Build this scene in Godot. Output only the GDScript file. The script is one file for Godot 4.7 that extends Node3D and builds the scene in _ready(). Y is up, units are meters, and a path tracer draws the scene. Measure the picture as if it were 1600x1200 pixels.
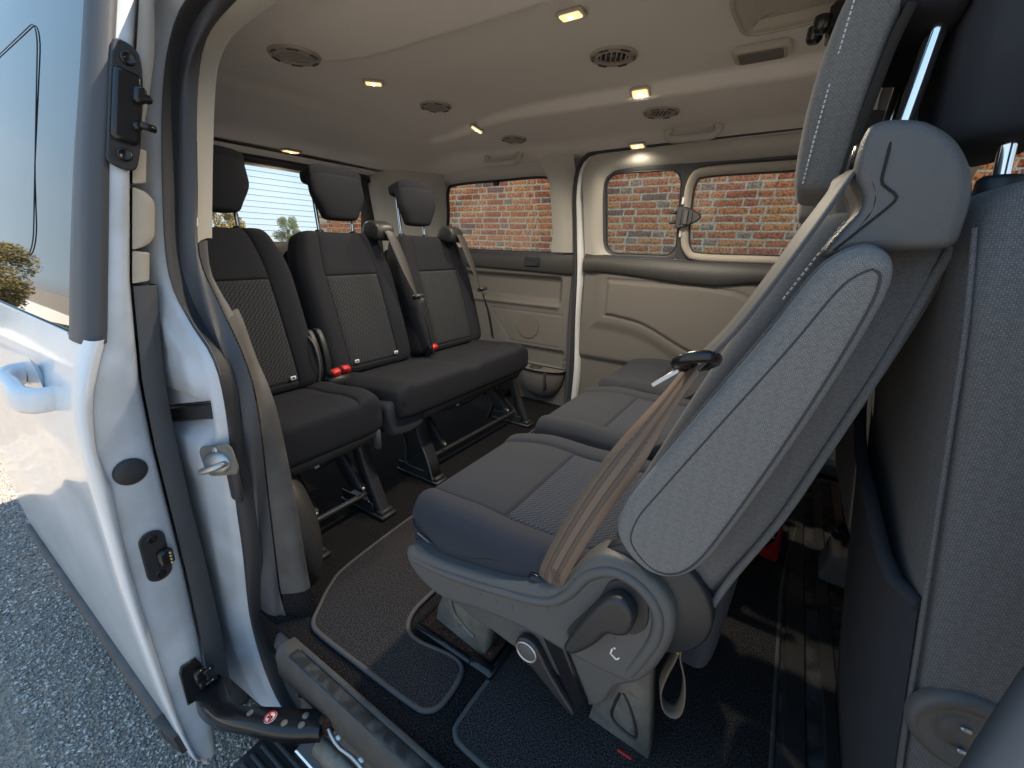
extends Node3D

# ---------------------------------------------------------------- mesh buffer
class MB:
	var p := PackedVector3Array()
	var g := PackedInt32Array()
	func tri(a: Vector3, b: Vector3, c: Vector3, k := 0) -> void:
		p.append(a); p.append(b); p.append(c); g.append(k)
	func quad(a: Vector3, b: Vector3, c: Vector3, d: Vector3, k := 0) -> void:
		tri(a, b, c, k); tri(a, c, d, k)
	func fix(from: int) -> void:                      # turn a closed shape the right way out
		var v := 0.0
		var i := from
		while i < p.size():
			v += p[i].dot(p[i + 1].cross(p[i + 2])); i += 3
		if v > 0.0:
			i = from
			while i < p.size():
				var t := p[i + 1]; p[i + 1] = p[i + 2]; p[i + 2] = t; i += 3
	func strip(a: PackedVector3Array, b: PackedVector3Array, closed := false, k := 0) -> void:
		var n := a.size()
		for i in (n if closed else n - 1):
			var j := (i + 1) % n
			quad(a[i], a[j], b[j], b[i], k)
	func loft(rings: Array, closed := true, caps := true, k := 0) -> void:
		var f := p.size()
		for i in rings.size() - 1:
			strip(rings[i], rings[i + 1], closed, k)
		if caps and closed:
			for e in [0, rings.size() - 1]:
				var r: PackedVector3Array = rings[e]
				var c := Vector3.ZERO
				for q in r: c += q
				c /= r.size()
				for i in r.size():
					var j := (i + 1) % r.size()
					if e == 0: tri(c, r[j], r[i], k + 7)
					else: tri(c, r[i], r[j], k + 7)
			fix(f)
	func box(c: Vector3, s: Vector3, b := 0.0, x := Transform3D.IDENTITY) -> void:
		var h := s * 0.5
		var o := PackedVector2Array([Vector2(-h.x, -h.y), Vector2(h.x, -h.y), Vector2(h.x, h.y), Vector2(-h.x, h.y)])
		if b > 0.0:
			o = PackedVector2Array([Vector2(-h.x + b, -h.y), Vector2(h.x - b, -h.y), Vector2(h.x, -h.y + b), Vector2(h.x, h.y - b), Vector2(h.x - b, h.y), Vector2(-h.x + b, h.y), Vector2(-h.x, h.y - b), Vector2(-h.x, -h.y + b)])
		prism(o, x * Transform3D(Basis(), c - Vector3(0, 0, h.z)), s.z, b)
	func prism(o: PackedVector2Array, x: Transform3D, d: float, b := 0.0, rounds := 1) -> void:
		var f := p.size()
		var n := o.size()
		var area := 0.0
		for i in n: area += o[i].cross(o[(i + 1) % n])
		if area < 0.0:
			var r := o.duplicate(); r.reverse(); o = r
		var rings := []
		var lv := []
		if b <= 0.0: lv = [[0.0, 0.0], [0.0, d]]
		else:
			for i in rounds + 1:
				var a := PI * 0.5 * i / rounds
				lv.append([b * (1.0 - sin(a)), b * (1.0 - cos(a))])
			for i in rounds + 1:
				var a := PI * 0.5 * (1.0 - float(i) / rounds)
				lv.append([b * (1.0 - sin(a)), d - b * (1.0 - cos(a))])
		for l in lv:
			var r := PackedVector3Array()
			var ip := inset(o, float(l[0]))
			for i in n:
				var q: Vector2 = o[i] if l[0] <= 0.0 else near_on(ip, o[i])
				r.append(x * Vector3(q.x, q.y, l[1]))
			rings.append(r)
		for i in rings.size() - 1: strip(rings[i], rings[i + 1], true, 0)
		var co := inset(o, float(lv[0][0]))
		var idx := Geometry2D.triangulate_polygon(co)
		var kc := 0 if rounds > 1 else 3
		var i := 0
		while i < idx.size():
			var i0 := idx[i]; var i1 := idx[i + 1]; var i2 := idx[i + 2]
			if (co[i1] - co[i0]).cross(co[i2] - co[i0]) < 0.0:
				var t := i1; i1 = i2; i2 = t
			tri(x * Vector3(co[i0].x, co[i0].y, 0), x * Vector3(co[i2].x, co[i2].y, 0), x * Vector3(co[i1].x, co[i1].y, 0), kc)
			tri(x * Vector3(co[i0].x, co[i0].y, d), x * Vector3(co[i1].x, co[i1].y, d), x * Vector3(co[i2].x, co[i2].y, d), kc)
			i += 3
		fix(f)
	static func inset(o: PackedVector2Array, l: float) -> PackedVector2Array:
		if l <= 0.0: return o
		# worked in millimetres: the clipper rounds to a coarse grid
		var big := PackedVector2Array()
		for q in o: big.append(q * 1000.0)
		var res := Geometry2D.offset_polygon(big, -l * 1000.0, Geometry2D.JOIN_ROUND)
		var best := PackedVector2Array()
		for r in res:
			if r.size() > best.size(): best = r
		if best.size() < 3: return o
		var out := PackedVector2Array()
		for q in best: out.append(q / 1000.0)
		return out
	static func near_on(p: PackedVector2Array, q: Vector2) -> Vector2:
		var best := p[0]
		var bd := 1e9
		for i in p.size():
			var c := Geometry2D.get_closest_point_to_segment(q, p[i], p[(i + 1) % p.size()])
			var dd := c.distance_squared_to(q)
			if dd < bd: bd = dd; best = c
		return best
	func tube(path: PackedVector3Array, r: float, n := 8, closed := false, sx := 1.0, k := 0) -> void:
		var rings := []
		var m := path.size()
		var up := Vector3.UP
		var t0 := (path[1] - path[0]).normalized()
		if absf(t0.dot(up)) > 0.9: up = Vector3.RIGHT
		var u := t0.cross(up).normalized()
		for i in m:
			var a := path[(i + m - 1) % m] if (closed or i > 0) else path[i]
			var b := path[(i + 1) % m] if (closed or i < m - 1) else path[i]
			var t := (b - a).normalized()
			u = (u - t * u.dot(t)).normalized()
			var v := t.cross(u)
			var ring := PackedVector3Array()
			for j in n:
				var w := TAU * j / n
				ring.append(path[i] + u * cos(w) * r * sx + v * sin(w) * r)
			rings.append(ring)
		if closed: rings.append(rings[0])
		var f := p.size()
		loft(rings, true, not closed, k)
		if closed: fix(f)
	func ribbon(path: PackedVector3Array, across: Array, w: float, th: float) -> void:
		var rings := []
		var m := path.size()
		for i in m:
			var t := (path[min(i + 1, m - 1)] - path[max(i - 1, 0)]).normalized()
			var a: Vector3 = across[i] if across.size() > 1 else across[0]
			a = (a - t * a.dot(t)).normalized()
			var nn := t.cross(a)
			var h := a * w * 0.5
			var e := nn * th * 0.5
			rings.append(PackedVector3Array([path[i] - h - e, path[i] - h * 0.3 - e, path[i] + h * 0.3 - e, path[i] + h - e, path[i] + h + e, path[i] + h * 0.3 + e, path[i] - h * 0.3 + e, path[i] - h + e]))
		loft(rings, true, true, 0)
	func lathe(prof: PackedVector2Array, x: Transform3D, n := 24) -> void:     # (radius, height) about local y
		var rings := []
		for q in prof:
			var r := PackedVector3Array()
			for j in n:
				var w := TAU * j / n
				r.append(x * Vector3(q.x * cos(w), q.y, q.x * sin(w)))
			rings.append(r)
		loft(rings, true, true, 0)
	func grid(fn: Callable, u0: float, u1: float, nu: int, v0: float, v1: float, nv: int) -> void:
		var prev := PackedVector3Array()
		for i in nu + 1:
			var row := PackedVector3Array()
			var u: float = lerp(u0, u1, float(i) / nu)
			for j in nv + 1: row.append(fn.call(u, lerp(v0, v1, float(j) / nv)))
			if i > 0: strip(prev, row)
			prev = row
	func join(o: MB) -> void:
		p.append_array(o.p); g.append_array(o.g)
	func mesh(m: Material) -> ArrayMesh:
		var st := SurfaceTool.new()
		st.begin(Mesh.PRIMITIVE_TRIANGLES)
		for i in g.size():
			st.set_smooth_group(g[i])
			st.add_vertex(p[i * 3]); st.add_vertex(p[i * 3 + 1]); st.add_vertex(p[i * 3 + 2])
		st.generate_normals()
		st.set_material(m)
		return st.commit()

var taken := {}
var M := {}
var rng := RandomNumberGenerator.new()

func numbered(n: String) -> String:
	var c: int = taken.get(n, 0)
	taken[n] = c + 1
	return n if c == 0 else "%s_%03d" % [n, c]

func put(b: MB, called: String, m: String, parent: Node, origin := Vector3.ZERO) -> MeshInstance3D:
	if origin != Vector3.ZERO:
		for i in b.p.size(): b.p[i] -= origin
	var o := MeshInstance3D.new()
	o.mesh = b.mesh(M[m])
	o.name = called if parent != self else numbered(called)
	parent.add_child(o, true)
	return o

func thing(called: String, label: String, category: String, at: Vector3, group := "") -> Node3D:
	var o := Node3D.new()
	o.name = numbered(called); add_child(o, true)
	o.position = at
	o.set_meta("label", label); o.set_meta("category", category)
	if group != "": o.set_meta("group", group)
	return o

func lin(r: float, g: float, b: float) -> Color: return Color(r, g, b).linear_to_srgb()
func P3(a: Array) -> PackedVector3Array:              # flat list -> points
	var r := PackedVector3Array()
	for i in a.size() / 3: r.append(Vector3(a[i * 3], a[i * 3 + 1], a[i * 3 + 2]))
	return r
func P2(a: Array) -> PackedVector2Array:
	var r := PackedVector2Array()
	for i in a.size() / 2: r.append(Vector2(a[i * 2], a[i * 2 + 1]))
	return r
func cr(a: Vector3, b: Vector3, c: Vector3, d: Vector3, t: float) -> Vector3: return b.cubic_interpolate(c, a, d, t)
func curve(pts: PackedVector3Array, n: int) -> PackedVector3Array:             # resampled by length, smooth
	var fine := PackedVector3Array()
	var m := pts.size()
	for i in m - 1:
		for k in 12:
			fine.append(cr(pts[max(i - 1, 0)], pts[i], pts[i + 1], pts[min(i + 2, m - 1)], k / 12.0))
	fine.append(pts[m - 1])
	var len := PackedFloat32Array([0.0])
	for i in range(1, fine.size()): len.append(len[i - 1] + fine[i].distance_to(fine[i - 1]))
	var tot := len[len.size() - 1]
	var out := PackedVector3Array()
	var s := 0
	for i in n:
		var d := tot * i / (n - 1)
		while s < len.size() - 2 and len[s + 1] < d: s += 1
		var seg: float = max(len[s + 1] - len[s], 1e-6)
		out.append(fine[s].lerp(fine[s + 1], clampf((d - len[s]) / seg, 0.0, 1.0)))
	return out
func loop2(pts: PackedVector2Array, per := 5) -> PackedVector2Array:           # closed, smooth
	var r := PackedVector2Array()
	var m := pts.size()
	for i in m:
		for k in per:
			r.append(pts[i].cubic_interpolate(pts[(i + 1) % m], pts[(i + m - 1) % m], pts[(i + 2) % m], float(k) / per))
	return r
func rrect(x0: float, y0: float, x1: float, y1: float, r: float, n := 5) -> PackedVector2Array:
	var o := PackedVector2Array()
	var c := [Vector2(x1 - r, y1 - r), Vector2(x0 + r, y1 - r), Vector2(x0 + r, y0 + r), Vector2(x1 - r, y0 + r)]
	for q in 4:
		for i in n + 1:
			var a := PI * 0.5 * (q + float(i) / n)
			o.append(c[q] + Vector2(cos(a), sin(a)) * r)
	return o
func table(t: Array, y: float) -> float:              # [[y, v], ...] ascending
	if y <= t[0][0]: return t[0][1]
	for i in range(1, t.size()):
		if y <= t[i][0]:
			return lerpf(t[i - 1][1], t[i][1], (y - t[i - 1][0]) / (t[i][0] - t[i - 1][0]))
	return t[t.size() - 1][1]
func sst(a: float, b: float, x: float) -> float: return smoothstep(a, b, x)
func basis_xy(o: Vector3, x: Vector3, y: Vector3) -> Transform3D: return Transform3D(Basis(x, y, x.cross(y)), o)

# a cushion: length along s, breadth along z, padded side towards n; the middle field between the seams comes back as a second mesh
func pad(o: Vector3, s: Vector3, n: Vector3, z: Vector3, L: float, w: Callable, t: Callable, c: Callable, bol: float, seam: float, ins: Array, rw := 0.03, nst := 44, kk := 5.0) -> Array:
	var main := MB.new()
	var mid := MB.new()
	var fr := [-1.0, -0.992, -0.97, -0.93, -0.88, -0.82, -0.75, -0.68]
	var sl := [seam + 0.03, seam + 0.012, seam, seam - 0.012, seam - 0.03]
	for q in sl: fr.append(-q)
	for q in [-0.42, -0.28, -0.14, 0.0]: fr.append(q)
	var m := fr.size()
	for i in range(m - 2, -1, -1): fr.append(-float(fr[i]))
	fr.sort()
	var us := []
	for i in nst + 1: us.append(0.5 - 0.5 * cos(PI * i / nst))
	for q in ins:
		for d in [-0.012, 0.0, 0.012]: us.append(float(q) + d)
	us.sort()
	var rings := []
	for u in us:
		var e := pow(maxf(1.0 - pow(absf(2.0 * u - 1.0), 14.0), 0.0), 1.0 / 5.0)
		var ww: float = w.call(u) - rw * (1.0 - e)
		var tt: float = t.call(u) * e
		var cc: float = c.call(u)
		var r := PackedVector3Array()
		for f in fr:
			var nn: float = tt * pow(maxf(1.0 - pow(absf(f), kk), 0.0), 1.0 / kk)
			var a := absf(f)
			nn += e * bol * (sst(seam - 0.06, 0.84, a) * (1.0 - sst(0.86, 1.0, a)))
			var gr := exp(-pow((a - seam) / 0.014, 2.0)) if seam < 0.88 else 0.0
			for q in ins:
				if a < seam: gr = maxf(gr, exp(-pow((u - float(q)) / 0.006, 2.0)))
			nn -= 0.006 * gr * e
			r.append(o + s * (u * L) + n * (cc + nn) + z * (ww * f))
		for i in range(fr.size() - 2, 0, -1):
			var f: float = fr[i]
			var nn: float = -tt * pow(maxf(1.0 - pow(absf(f), kk), 0.0), 1.0 / kk)
			r.append(o + s * (u * L) + n * (cc + nn) + z * (ww * f))
		rings.append(r)
	var k := rings[0].size() as int
	var f0 := main.p.size()
	for i in rings.size() - 1:
		var um := (float(us[i]) + float(us[i + 1])) * 0.5
		var inside_u: bool = ins.size() == 2 and um > float(ins[0]) and um < float(ins[1])
		for j in k:
			var j2 := (j + 1) % k
			var isin := false
			if inside_u and j < fr.size() - 1:
				var fm := (float(fr[j]) + float(fr[j + 1])) * 0.5
				isin = absf(fm) < seam
			(mid if isin else main).quad(rings[i][j], rings[i][j2], rings[i + 1][j2], rings[i + 1][j])
	# same winding for both: decide on the union
	var v := 0.0
	for b in [main, mid]:
		for i in b.g.size(): v += (b.p[i * 3] - o).dot((b.p[i * 3 + 1] - o).cross(b.p[i * 3 + 2] - o))
	if v > 0.0:
		for b in [main, mid]:
			for i in b.g.size():
				var q: Vector3 = b.p[i * 3 + 1]
				b.p[i * 3 + 1] = b.p[i * 3 + 2]; b.p[i * 3 + 2] = q
	return [main, mid]
# ---------------------------------------------------------------- put together
const LAMP := 0.26

func _ready() -> void:
	# camera
	var cam := Camera3D.new()
	cam.name = "camera"
	add_child(cam, true)
	var r0 := Vector3(0.83732252, 0.0279112, -0.5459963); var r1 := Vector3(-0.19382466, 0.94898081, -0.24873165); var r2 := Vector3(0.51119761, 0.31409616, 0.80001288)
	cam.transform = Transform3D(Basis(r0, r1, r2).orthonormalized(), Vector3(0.92, 0.88, 2.08))
	cam.fov = rad_to_deg(2.0 * atan(600.0 / 659.356))
	cam.near = 0.02; cam.far = 900.0
	cam.current = true
	# sky, exposure
	var we := WorldEnvironment.new()
	we.name = "environment"
	var env := Environment.new()
	env.background_mode = Environment.BG_SKY
	var sky := Sky.new()
	sky.sky_material = make_sky()
	env.sky = sky
	env.background_energy_multiplier = 1.0
	env.ambient_light_source = Environment.AMBIENT_SOURCE_SKY
	env.tonemap_mode = Environment.TONE_MAPPER_LINEAR
	env.tonemap_exposure = 2.85
	env.sdfgi_enabled = true; env.ssao_enabled = true; env.ssil_enabled = true
	we.environment = env
	add_child(we, true)
	# sun: high over the brick house, so the van and its doorway lie in open shade and the ground further out is bright
	var sun := DirectionalLight3D.new()
	sun.name = "sun"
	sun.light_color = Color(1.0, 0.95, 0.87); sun.light_energy = 1.6
	sun.light_angular_distance = 0.5; sun.shadow_enabled = true
	add_child(sun, true)
	sun.look_at_from_position(Vector3(4.6, 8.0, -3.8), Vector3.ZERO)
	make_materials()
	build_outside()
	build_body()
	far_door()
	tailgate()
	sliding_door()
	rear_seats()
	middle_seat(1.36, "near middle row seat facing backwards, armrest folded up and belt across", true)
	middle_seat(0.855, "second middle row seat from the doorway, between its two neighbours", false)
	middle_seat(0.35, "farthest middle row seat, against the far sliding door", false)
	front_seats()
	floor_mats()
# ---------------------------------------------------------------- materials
func tex(im: Image) -> ImageTexture:
	im.generate_mipmaps()
	return ImageTexture.create_from_image(im)
func noise_img(sz: int, freq: float, kind: int, oct: int, seed: int) -> Image:
	var n := FastNoiseLite.new()
	n.seed = seed; n.noise_type = kind; n.frequency = freq
	n.fractal_type = FastNoiseLite.FRACTAL_FBM if oct > 1 else FastNoiseLite.FRACTAL_NONE
	n.fractal_octaves = oct
	return n.get_seamless_image(sz, sz)
func ramp(src: Image, stops: Array) -> Image:           # [[v, Color], ...]
	var gr := Gradient.new()
	gr.offsets = PackedFloat32Array(); gr.colors = PackedColorArray()
	for s in stops: gr.add_point(s[0], s[1])
	while gr.get_point_count() > stops.size(): gr.remove_point(0)
	var lut := []
	for i in 256: lut.append(gr.sample(i / 255.0))
	var im := Image.create(src.get_width(), src.get_height(), false, Image.FORMAT_RGB8)
	for y in src.get_height():
		for x in src.get_width():
			im.set_pixel(x, y, lut[int(clampf(src.get_pixel(x, y).r, 0, 1) * 255.0)])
	return im
func normal_of(src: Image, s: float) -> ImageTexture:
	var im := src.duplicate() as Image
	im.convert(Image.FORMAT_RGB8)
	im.bump_map_to_normal_map(s)
	return tex(im)
func mat(called: String, c: Color, rough: float, o := {}) -> StandardMaterial3D:
	var m := StandardMaterial3D.new()
	m.albedo_color = c; m.roughness = rough
	for k in o: m.set(k, o[k])
	M[called] = m
	return m
func tri(m: StandardMaterial3D, scale: float, world := false, sharp := 4.0) -> void:
	m.uv1_triplanar = true; m.uv1_world_triplanar = world
	m.uv1_scale = Vector3.ONE * scale; m.uv1_triplanar_sharpness = sharp
func nmap(m: StandardMaterial3D, t: Texture2D, s: float) -> void:
	m.normal_enabled = true; m.normal_texture = t; m.normal_scale = s

func make_materials() -> void:
	var grain := noise_img(256, 0.09, FastNoiseLite.TYPE_CELLULAR, 1, 3)
	var grain_n := normal_of(grain, 5.0)
	var fine := noise_img(256, 0.16, FastNoiseLite.TYPE_SIMPLEX, 3, 9)
	var fine_n := normal_of(fine, 5.0)
	var blot := noise_img(256, 0.012, FastNoiseLite.TYPE_SIMPLEX, 5, 21)
	# woven cloth: alternating threads, 12 x 12 cells
	var wv := Image.create(192, 192, false, Image.FORMAT_RGB8)
	var wh := Image.create(192, 192, false, Image.FORMAT_RGB8)
	rng.seed = 5
	var jit := []
	for i in 144: jit.append(rng.randf_range(0.93, 1.05))
	for y in 192:
		for x in 192:
			var cx := x / 16; var cy := y / 16
			var fx := (x % 16 - 7.5) / 8.0; var fy := (y % 16 - 7.5) / 8.0
			var h := 0.0
			if (cx + cy) % 2 == 0: h = (1.0 - fx * fx * 0.75) * (1.0 - 0.55 * fy * fy)
			else: h = 0.72 * (1.0 - fy * fy * 0.75) * (1.0 - 0.55 * fx * fx)
			h = clampf(h, 0, 1)
			wh.set_pixel(x, y, Color(h, h, h))
			var a := clampf((0.7 + 0.3 * h) * jit[(cy * 12 + cx) % 144], 0, 1)
			wv.set_pixel(x, y, Color(a, a, a))
	var weave := tex(wv)
	var weave_n := normal_of(wh, 3.0)
	# knitted insert: short raised dashes in offset rows
	var iv := Image.create(192, 192, false, Image.FORMAT_RGB8)
	var ih := Image.create(192, 192, false, Image.FORMAT_RGB8)
	for y in 192:
		for x in 192:
			var row := y / 16
			var fx := fposmod(x + (row % 3) * 16.0 + 5.0 * sin(y * TAU / 64.0), 48.0) / 48.0
			var fy := (y % 16) / 16.0
			var h := sst(0.0, 0.16, fx) * (1.0 - sst(0.74, 0.9, fx)) * sst(0.0, 0.25, fy) * (1.0 - sst(0.7, 0.95, fy))
			var tw := 0.9 + 0.1 * sin(x * 1.4 + y * 0.7)
			ih.set_pixel(x, y, Color(h, h, h))
			var a := clampf((0.55 + 0.45 * h) * tw, 0, 1)
			iv.set_pixel(x, y, Color(a, a, a * 1.0))
	var insert_t := tex(iv)
	var insert_n := normal_of(ih, 4.0)
	var cloth := func(called: String, c: Color, t: Texture2D, n: Texture2D, sc: float, ns: float) -> StandardMaterial3D:
		var m := mat(called, c, 0.92, {"metallic_specular": 0.25, "rim_enabled": true, "rim": 0.25, "rim_tint": 0.5})
		m.albedo_texture = t; tri(m, sc); nmap(m, n, ns)
		return m
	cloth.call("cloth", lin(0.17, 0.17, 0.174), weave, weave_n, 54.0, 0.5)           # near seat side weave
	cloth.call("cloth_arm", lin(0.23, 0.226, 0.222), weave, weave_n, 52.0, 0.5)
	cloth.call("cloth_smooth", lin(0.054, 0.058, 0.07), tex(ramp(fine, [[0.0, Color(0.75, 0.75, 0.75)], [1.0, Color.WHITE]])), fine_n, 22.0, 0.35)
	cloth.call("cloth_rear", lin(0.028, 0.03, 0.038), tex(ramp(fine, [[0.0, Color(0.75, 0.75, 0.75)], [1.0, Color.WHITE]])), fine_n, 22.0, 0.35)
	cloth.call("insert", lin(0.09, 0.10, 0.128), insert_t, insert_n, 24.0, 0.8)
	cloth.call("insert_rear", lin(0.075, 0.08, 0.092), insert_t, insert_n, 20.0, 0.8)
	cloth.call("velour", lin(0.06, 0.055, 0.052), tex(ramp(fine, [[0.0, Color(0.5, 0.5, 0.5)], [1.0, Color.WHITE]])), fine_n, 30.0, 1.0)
	cloth.call("cloth_front", lin(0.165, 0.168, 0.175), weave, weave_n, 46.0, 0.5)
	M["cloth_rear"].rim = 0.04; M["insert_rear"].rim = 0.06; M["cloth_smooth"].rim = 0.12
	cloth.call("cloth_head", lin(0.19, 0.187, 0.184), weave, weave_n, 52.0, 0.5)
	mat("stitch", lin(0.55, 0.55, 0.54), 0.8)
	mat("seam_grey", lin(0.045, 0.046, 0.05), 0.9)
	mat("seam", lin(0.012, 0.012, 0.014), 0.9)
	var m := mat("plastic", lin(0.09, 0.089, 0.088), 0.5, {"metallic_specular": 0.45}); tri(m, 34.0); nmap(m, grain_n, 0.3)
	m = mat("plastic_black", lin(0.022, 0.023, 0.026), 0.42); tri(m, 34.0); nmap(m, grain_n, 0.25)
	m = mat("cap_plastic", lin(0.075, 0.076, 0.079), 0.42, {"metallic_specular": 0.5}); tri(m, 30.0); nmap(m, grain_n, 0.5)
	mat("pillar_grey", lin(0.17, 0.2, 0.25), 0.6); mat("pillar_strip", lin(0.13, 0.145, 0.165), 0.6)
	mat("gloss_black", lin(0.012, 0.012, 0.014), 0.22)
	mat("metal_black", lin(0.026, 0.027, 0.03), 0.5)
	m = mat("steel", lin(0.5, 0.5, 0.5), 0.4, {"metallic": 0.9})
	m = mat("steel_worn", lin(0.19, 0.186, 0.172), 0.6, {"metallic": 0.1}); m.albedo_texture = tex(ramp(blot, [[0.2, Color(0.86, 0.85, 0.82)], [0.7, Color(0.98, 0.97, 0.95)], [0.9, Color(0.86, 0.8, 0.7)]])); tri(m, 5.0)
	m = mat("rust", lin(0.16, 0.075, 0.04), 0.9); m.albedo_texture = tex(ramp(blot, [[0.35, Color(0.2, 0.18, 0.18)], [0.5, Color(0.9, 0.7, 0.5)], [0.6, Color(0.3, 0.26, 0.25)]])); tri(m, 14.0)
	mat("chrome", lin(0.86, 0.87, 0.88), 0.09, {"metallic": 1.0})
	mat("brass", lin(0.7, 0.5, 0.2), 0.3, {"metallic": 1.0})
	# white paint with a little road film
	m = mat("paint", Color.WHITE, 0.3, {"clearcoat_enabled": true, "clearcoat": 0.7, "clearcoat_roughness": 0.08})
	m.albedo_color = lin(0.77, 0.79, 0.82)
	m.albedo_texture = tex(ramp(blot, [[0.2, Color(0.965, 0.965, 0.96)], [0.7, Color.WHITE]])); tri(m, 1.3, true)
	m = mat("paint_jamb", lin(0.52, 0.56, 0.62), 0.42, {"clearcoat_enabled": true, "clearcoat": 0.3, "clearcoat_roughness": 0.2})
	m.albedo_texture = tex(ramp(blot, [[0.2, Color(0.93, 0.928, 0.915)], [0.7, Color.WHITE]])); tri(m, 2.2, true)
	m = mat("rubber", lin(0.03, 0.031, 0.035), 0.55); tri(m, 16.0); nmap(m, fine_n, 0.25)
	m = mat("seal_trim", lin(0.06, 0.062, 0.07), 0.5); tri(m, 16.0); nmap(m, fine_n, 0.2)
	m = mat("door_strip", lin(0.075, 0.078, 0.085), 0.6); tri(m, 16.0); nmap(m, fine_n, 0.2)
	m = mat("headliner", lin(0.86, 0.81, 0.76), 1.0, {"metallic_specular": 0.1})
	m.albedo_texture = tex(ramp(fine, [[0.0, Color(0.86, 0.86, 0.86)], [1.0, Color.WHITE]])); tri(m, 9.0); nmap(m, fine_n, 0.35)
	m = mat("trim_light", lin(0.45, 0.435, 0.4), 0.62, {"metallic_specular": 0.35}); tri(m, 9.0); nmap(m, grain_n, 0.12)
	m = mat("trim_beige", lin(0.42, 0.385, 0.33), 0.6, {"metallic_specular": 0.35}); tri(m, 9.0); nmap(m, grain_n, 0.12)
	m = mat("trim_grey", lin(0.152, 0.142, 0.132), 0.6, {"metallic_specular": 0.35}); tri(m, 9.0); nmap(m, grain_n, 0.16)
	m = mat("vent_plastic", lin(0.3, 0.27, 0.235), 0.55); tri(m, 34.0); nmap(m, grain_n, 0.1)
	m = mat("trim_mesh", lin(0.14, 0.124, 0.108), 0.7); tri(m, 30.0); nmap(m, weave_n, 0.6)
	m = mat("trim_dark", lin(0.04, 0.039, 0.039), 0.5); tri(m, 9.0); nmap(m, grain_n, 0.2)
	m = mat("trim_worn", lin(0.09, 0.086, 0.085), 0.6); m.albedo_texture = tex(ramp(blot, [[0.2, Color(0.86, 0.86, 0.86)], [0.8, Color.WHITE]])); tri(m, 3.0)
	# carpet: short pile with lint
	var pile := noise_img(512, 0.11, FastNoiseLite.TYPE_SIMPLEX, 4, 33)
	var cp := ramp(pile, [[0.2, Color(0.3, 0.3, 0.32)], [0.55, Color(0.5, 0.5, 0.53)], [0.85, Color(0.68, 0.68, 0.69)]])
	rng.seed = 44
	for i in 240:
		var x := rng.randi_range(2, 508); var y := rng.randi_range(2, 508)
		var l := Color(1, 0.97, 0.9) if i % 3 else Color(0.85, 0.82, 0.8)
		var a := rng.randf() * TAU
		for k in 3 + i % 5: cp.set_pixel(clampi(x + int(k * cos(a)), 0, 511), clampi(y + int(k * sin(a)), 0, 511), l)
	var cpt := tex(cp)
	m = mat("carpet", lin(0.105, 0.099, 0.094), 1.0, {"metallic_specular": 0.1}); m.albedo_texture = cpt; tri(m, 3.6); nmap(m, normal_of(pile, 8.0), 0.5)
	m = mat("mat_pile", lin(0.21, 0.198, 0.187), 1.0, {"metallic_specular": 0.1}); m.albedo_texture = cpt; tri(m, 4.0); nmap(m, normal_of(pile, 8.0), 0.5)
	mat("mat_piping", lin(0.075, 0.073, 0.072), 0.8)
	m = mat("tread_rubber", lin(0.06, 0.061, 0.066), 0.9); m.albedo_texture = tex(ramp(blot, [[0.3, Color(0.6, 0.6, 0.62)], [0.6, Color(0.9, 0.88, 0.85)], [0.8, Color.WHITE]])); tri(m, 5.0); nmap(m, fine_n, 0.3)
	m = mat("sill_plastic", lin(0.09, 0.085, 0.08), 0.8, {"metallic_specular": 0.3}); m.albedo_texture = tex(ramp(blot, [[0.2, Color(0.95, 0.95, 0.945)], [0.8, Color.WHITE]])); tri(m, 4.0); nmap(m, grain_n, 0.08)
	# belt webbing: three bands along its length come from separate pieces, the weave from this
	var bw := Image.create(64, 64, false, Image.FORMAT_RGB8)
	for y in 64:
		for x in 64:
			var a := 0.9 + 0.1 * sin((x + y) * TAU / 8.0)
			bw.set_pixel(x, y, Color(a, a, a))
	m = mat("belt", lin(0.2, 0.138, 0.1), 0.6); m.albedo_texture = tex(bw); tri(m, 110.0)
	m = mat("belt_band", lin(0.125, 0.087, 0.067), 0.6); m.albedo_texture = tex(bw); tri(m, 110.0)
	m = mat("belt_grey", lin(0.065, 0.062, 0.066), 0.6); m.albedo_texture = tex(bw); tri(m, 110.0)
	m = mat("belt_rear", lin(0.06, 0.058, 0.062), 0.55); m.albedo_texture = tex(bw); tri(m, 40.0)
	m = mat("strap", lin(0.15, 0.122, 0.092), 0.75); m.albedo_texture = tex(bw); tri(m, 60.0)
	mat("yellow_thread", lin(0.62, 0.4, 0.03), 0.7)
	mat("red", lin(0.55, 0.022, 0.02), 0.4)
	mat("sticker_white", lin(0.8, 0.8, 0.8), 0.5)
	mat("tag_white", lin(0.75, 0.75, 0.75), 0.5)
	mat("lamp_lens", lin(0.9, 0.8, 0.6), 0.4, {"emission_enabled": true, "emission": lin(1.0, 0.72, 0.36), "emission_energy_multiplier": 0.4})
	mat("lamp_led", lin(1, 0.95, 0.8), 0.4, {"emission_enabled": true, "emission": lin(1.0, 0.85, 0.55), "emission_energy_multiplier": 3.0})
	m = mat("glass", Color(0.9, 0.96, 0.95, 0.06), 0.02, {"transparency": BaseMaterial3D.TRANSPARENCY_ALPHA, "metallic_specular": 0.5})
	m = mat("glass_door", lin(0.010, 0.012, 0.014), 0.015, {"metallic_specular": 0.5})
	mat("wire", lin(0.12, 0.09, 0.08), 0.6)
	mat("clip_white", lin(0.7, 0.7, 0.72), 0.4)
	# outside
	var cell := FastNoiseLite.new()
	cell.noise_type = FastNoiseLite.TYPE_CELLULAR; cell.frequency = 0.085; cell.seed = 12
	cell.cellular_return_type = FastNoiseLite.RETURN_CELL_VALUE
	var ci := cell.get_seamless_image(1024, 1024)
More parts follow.
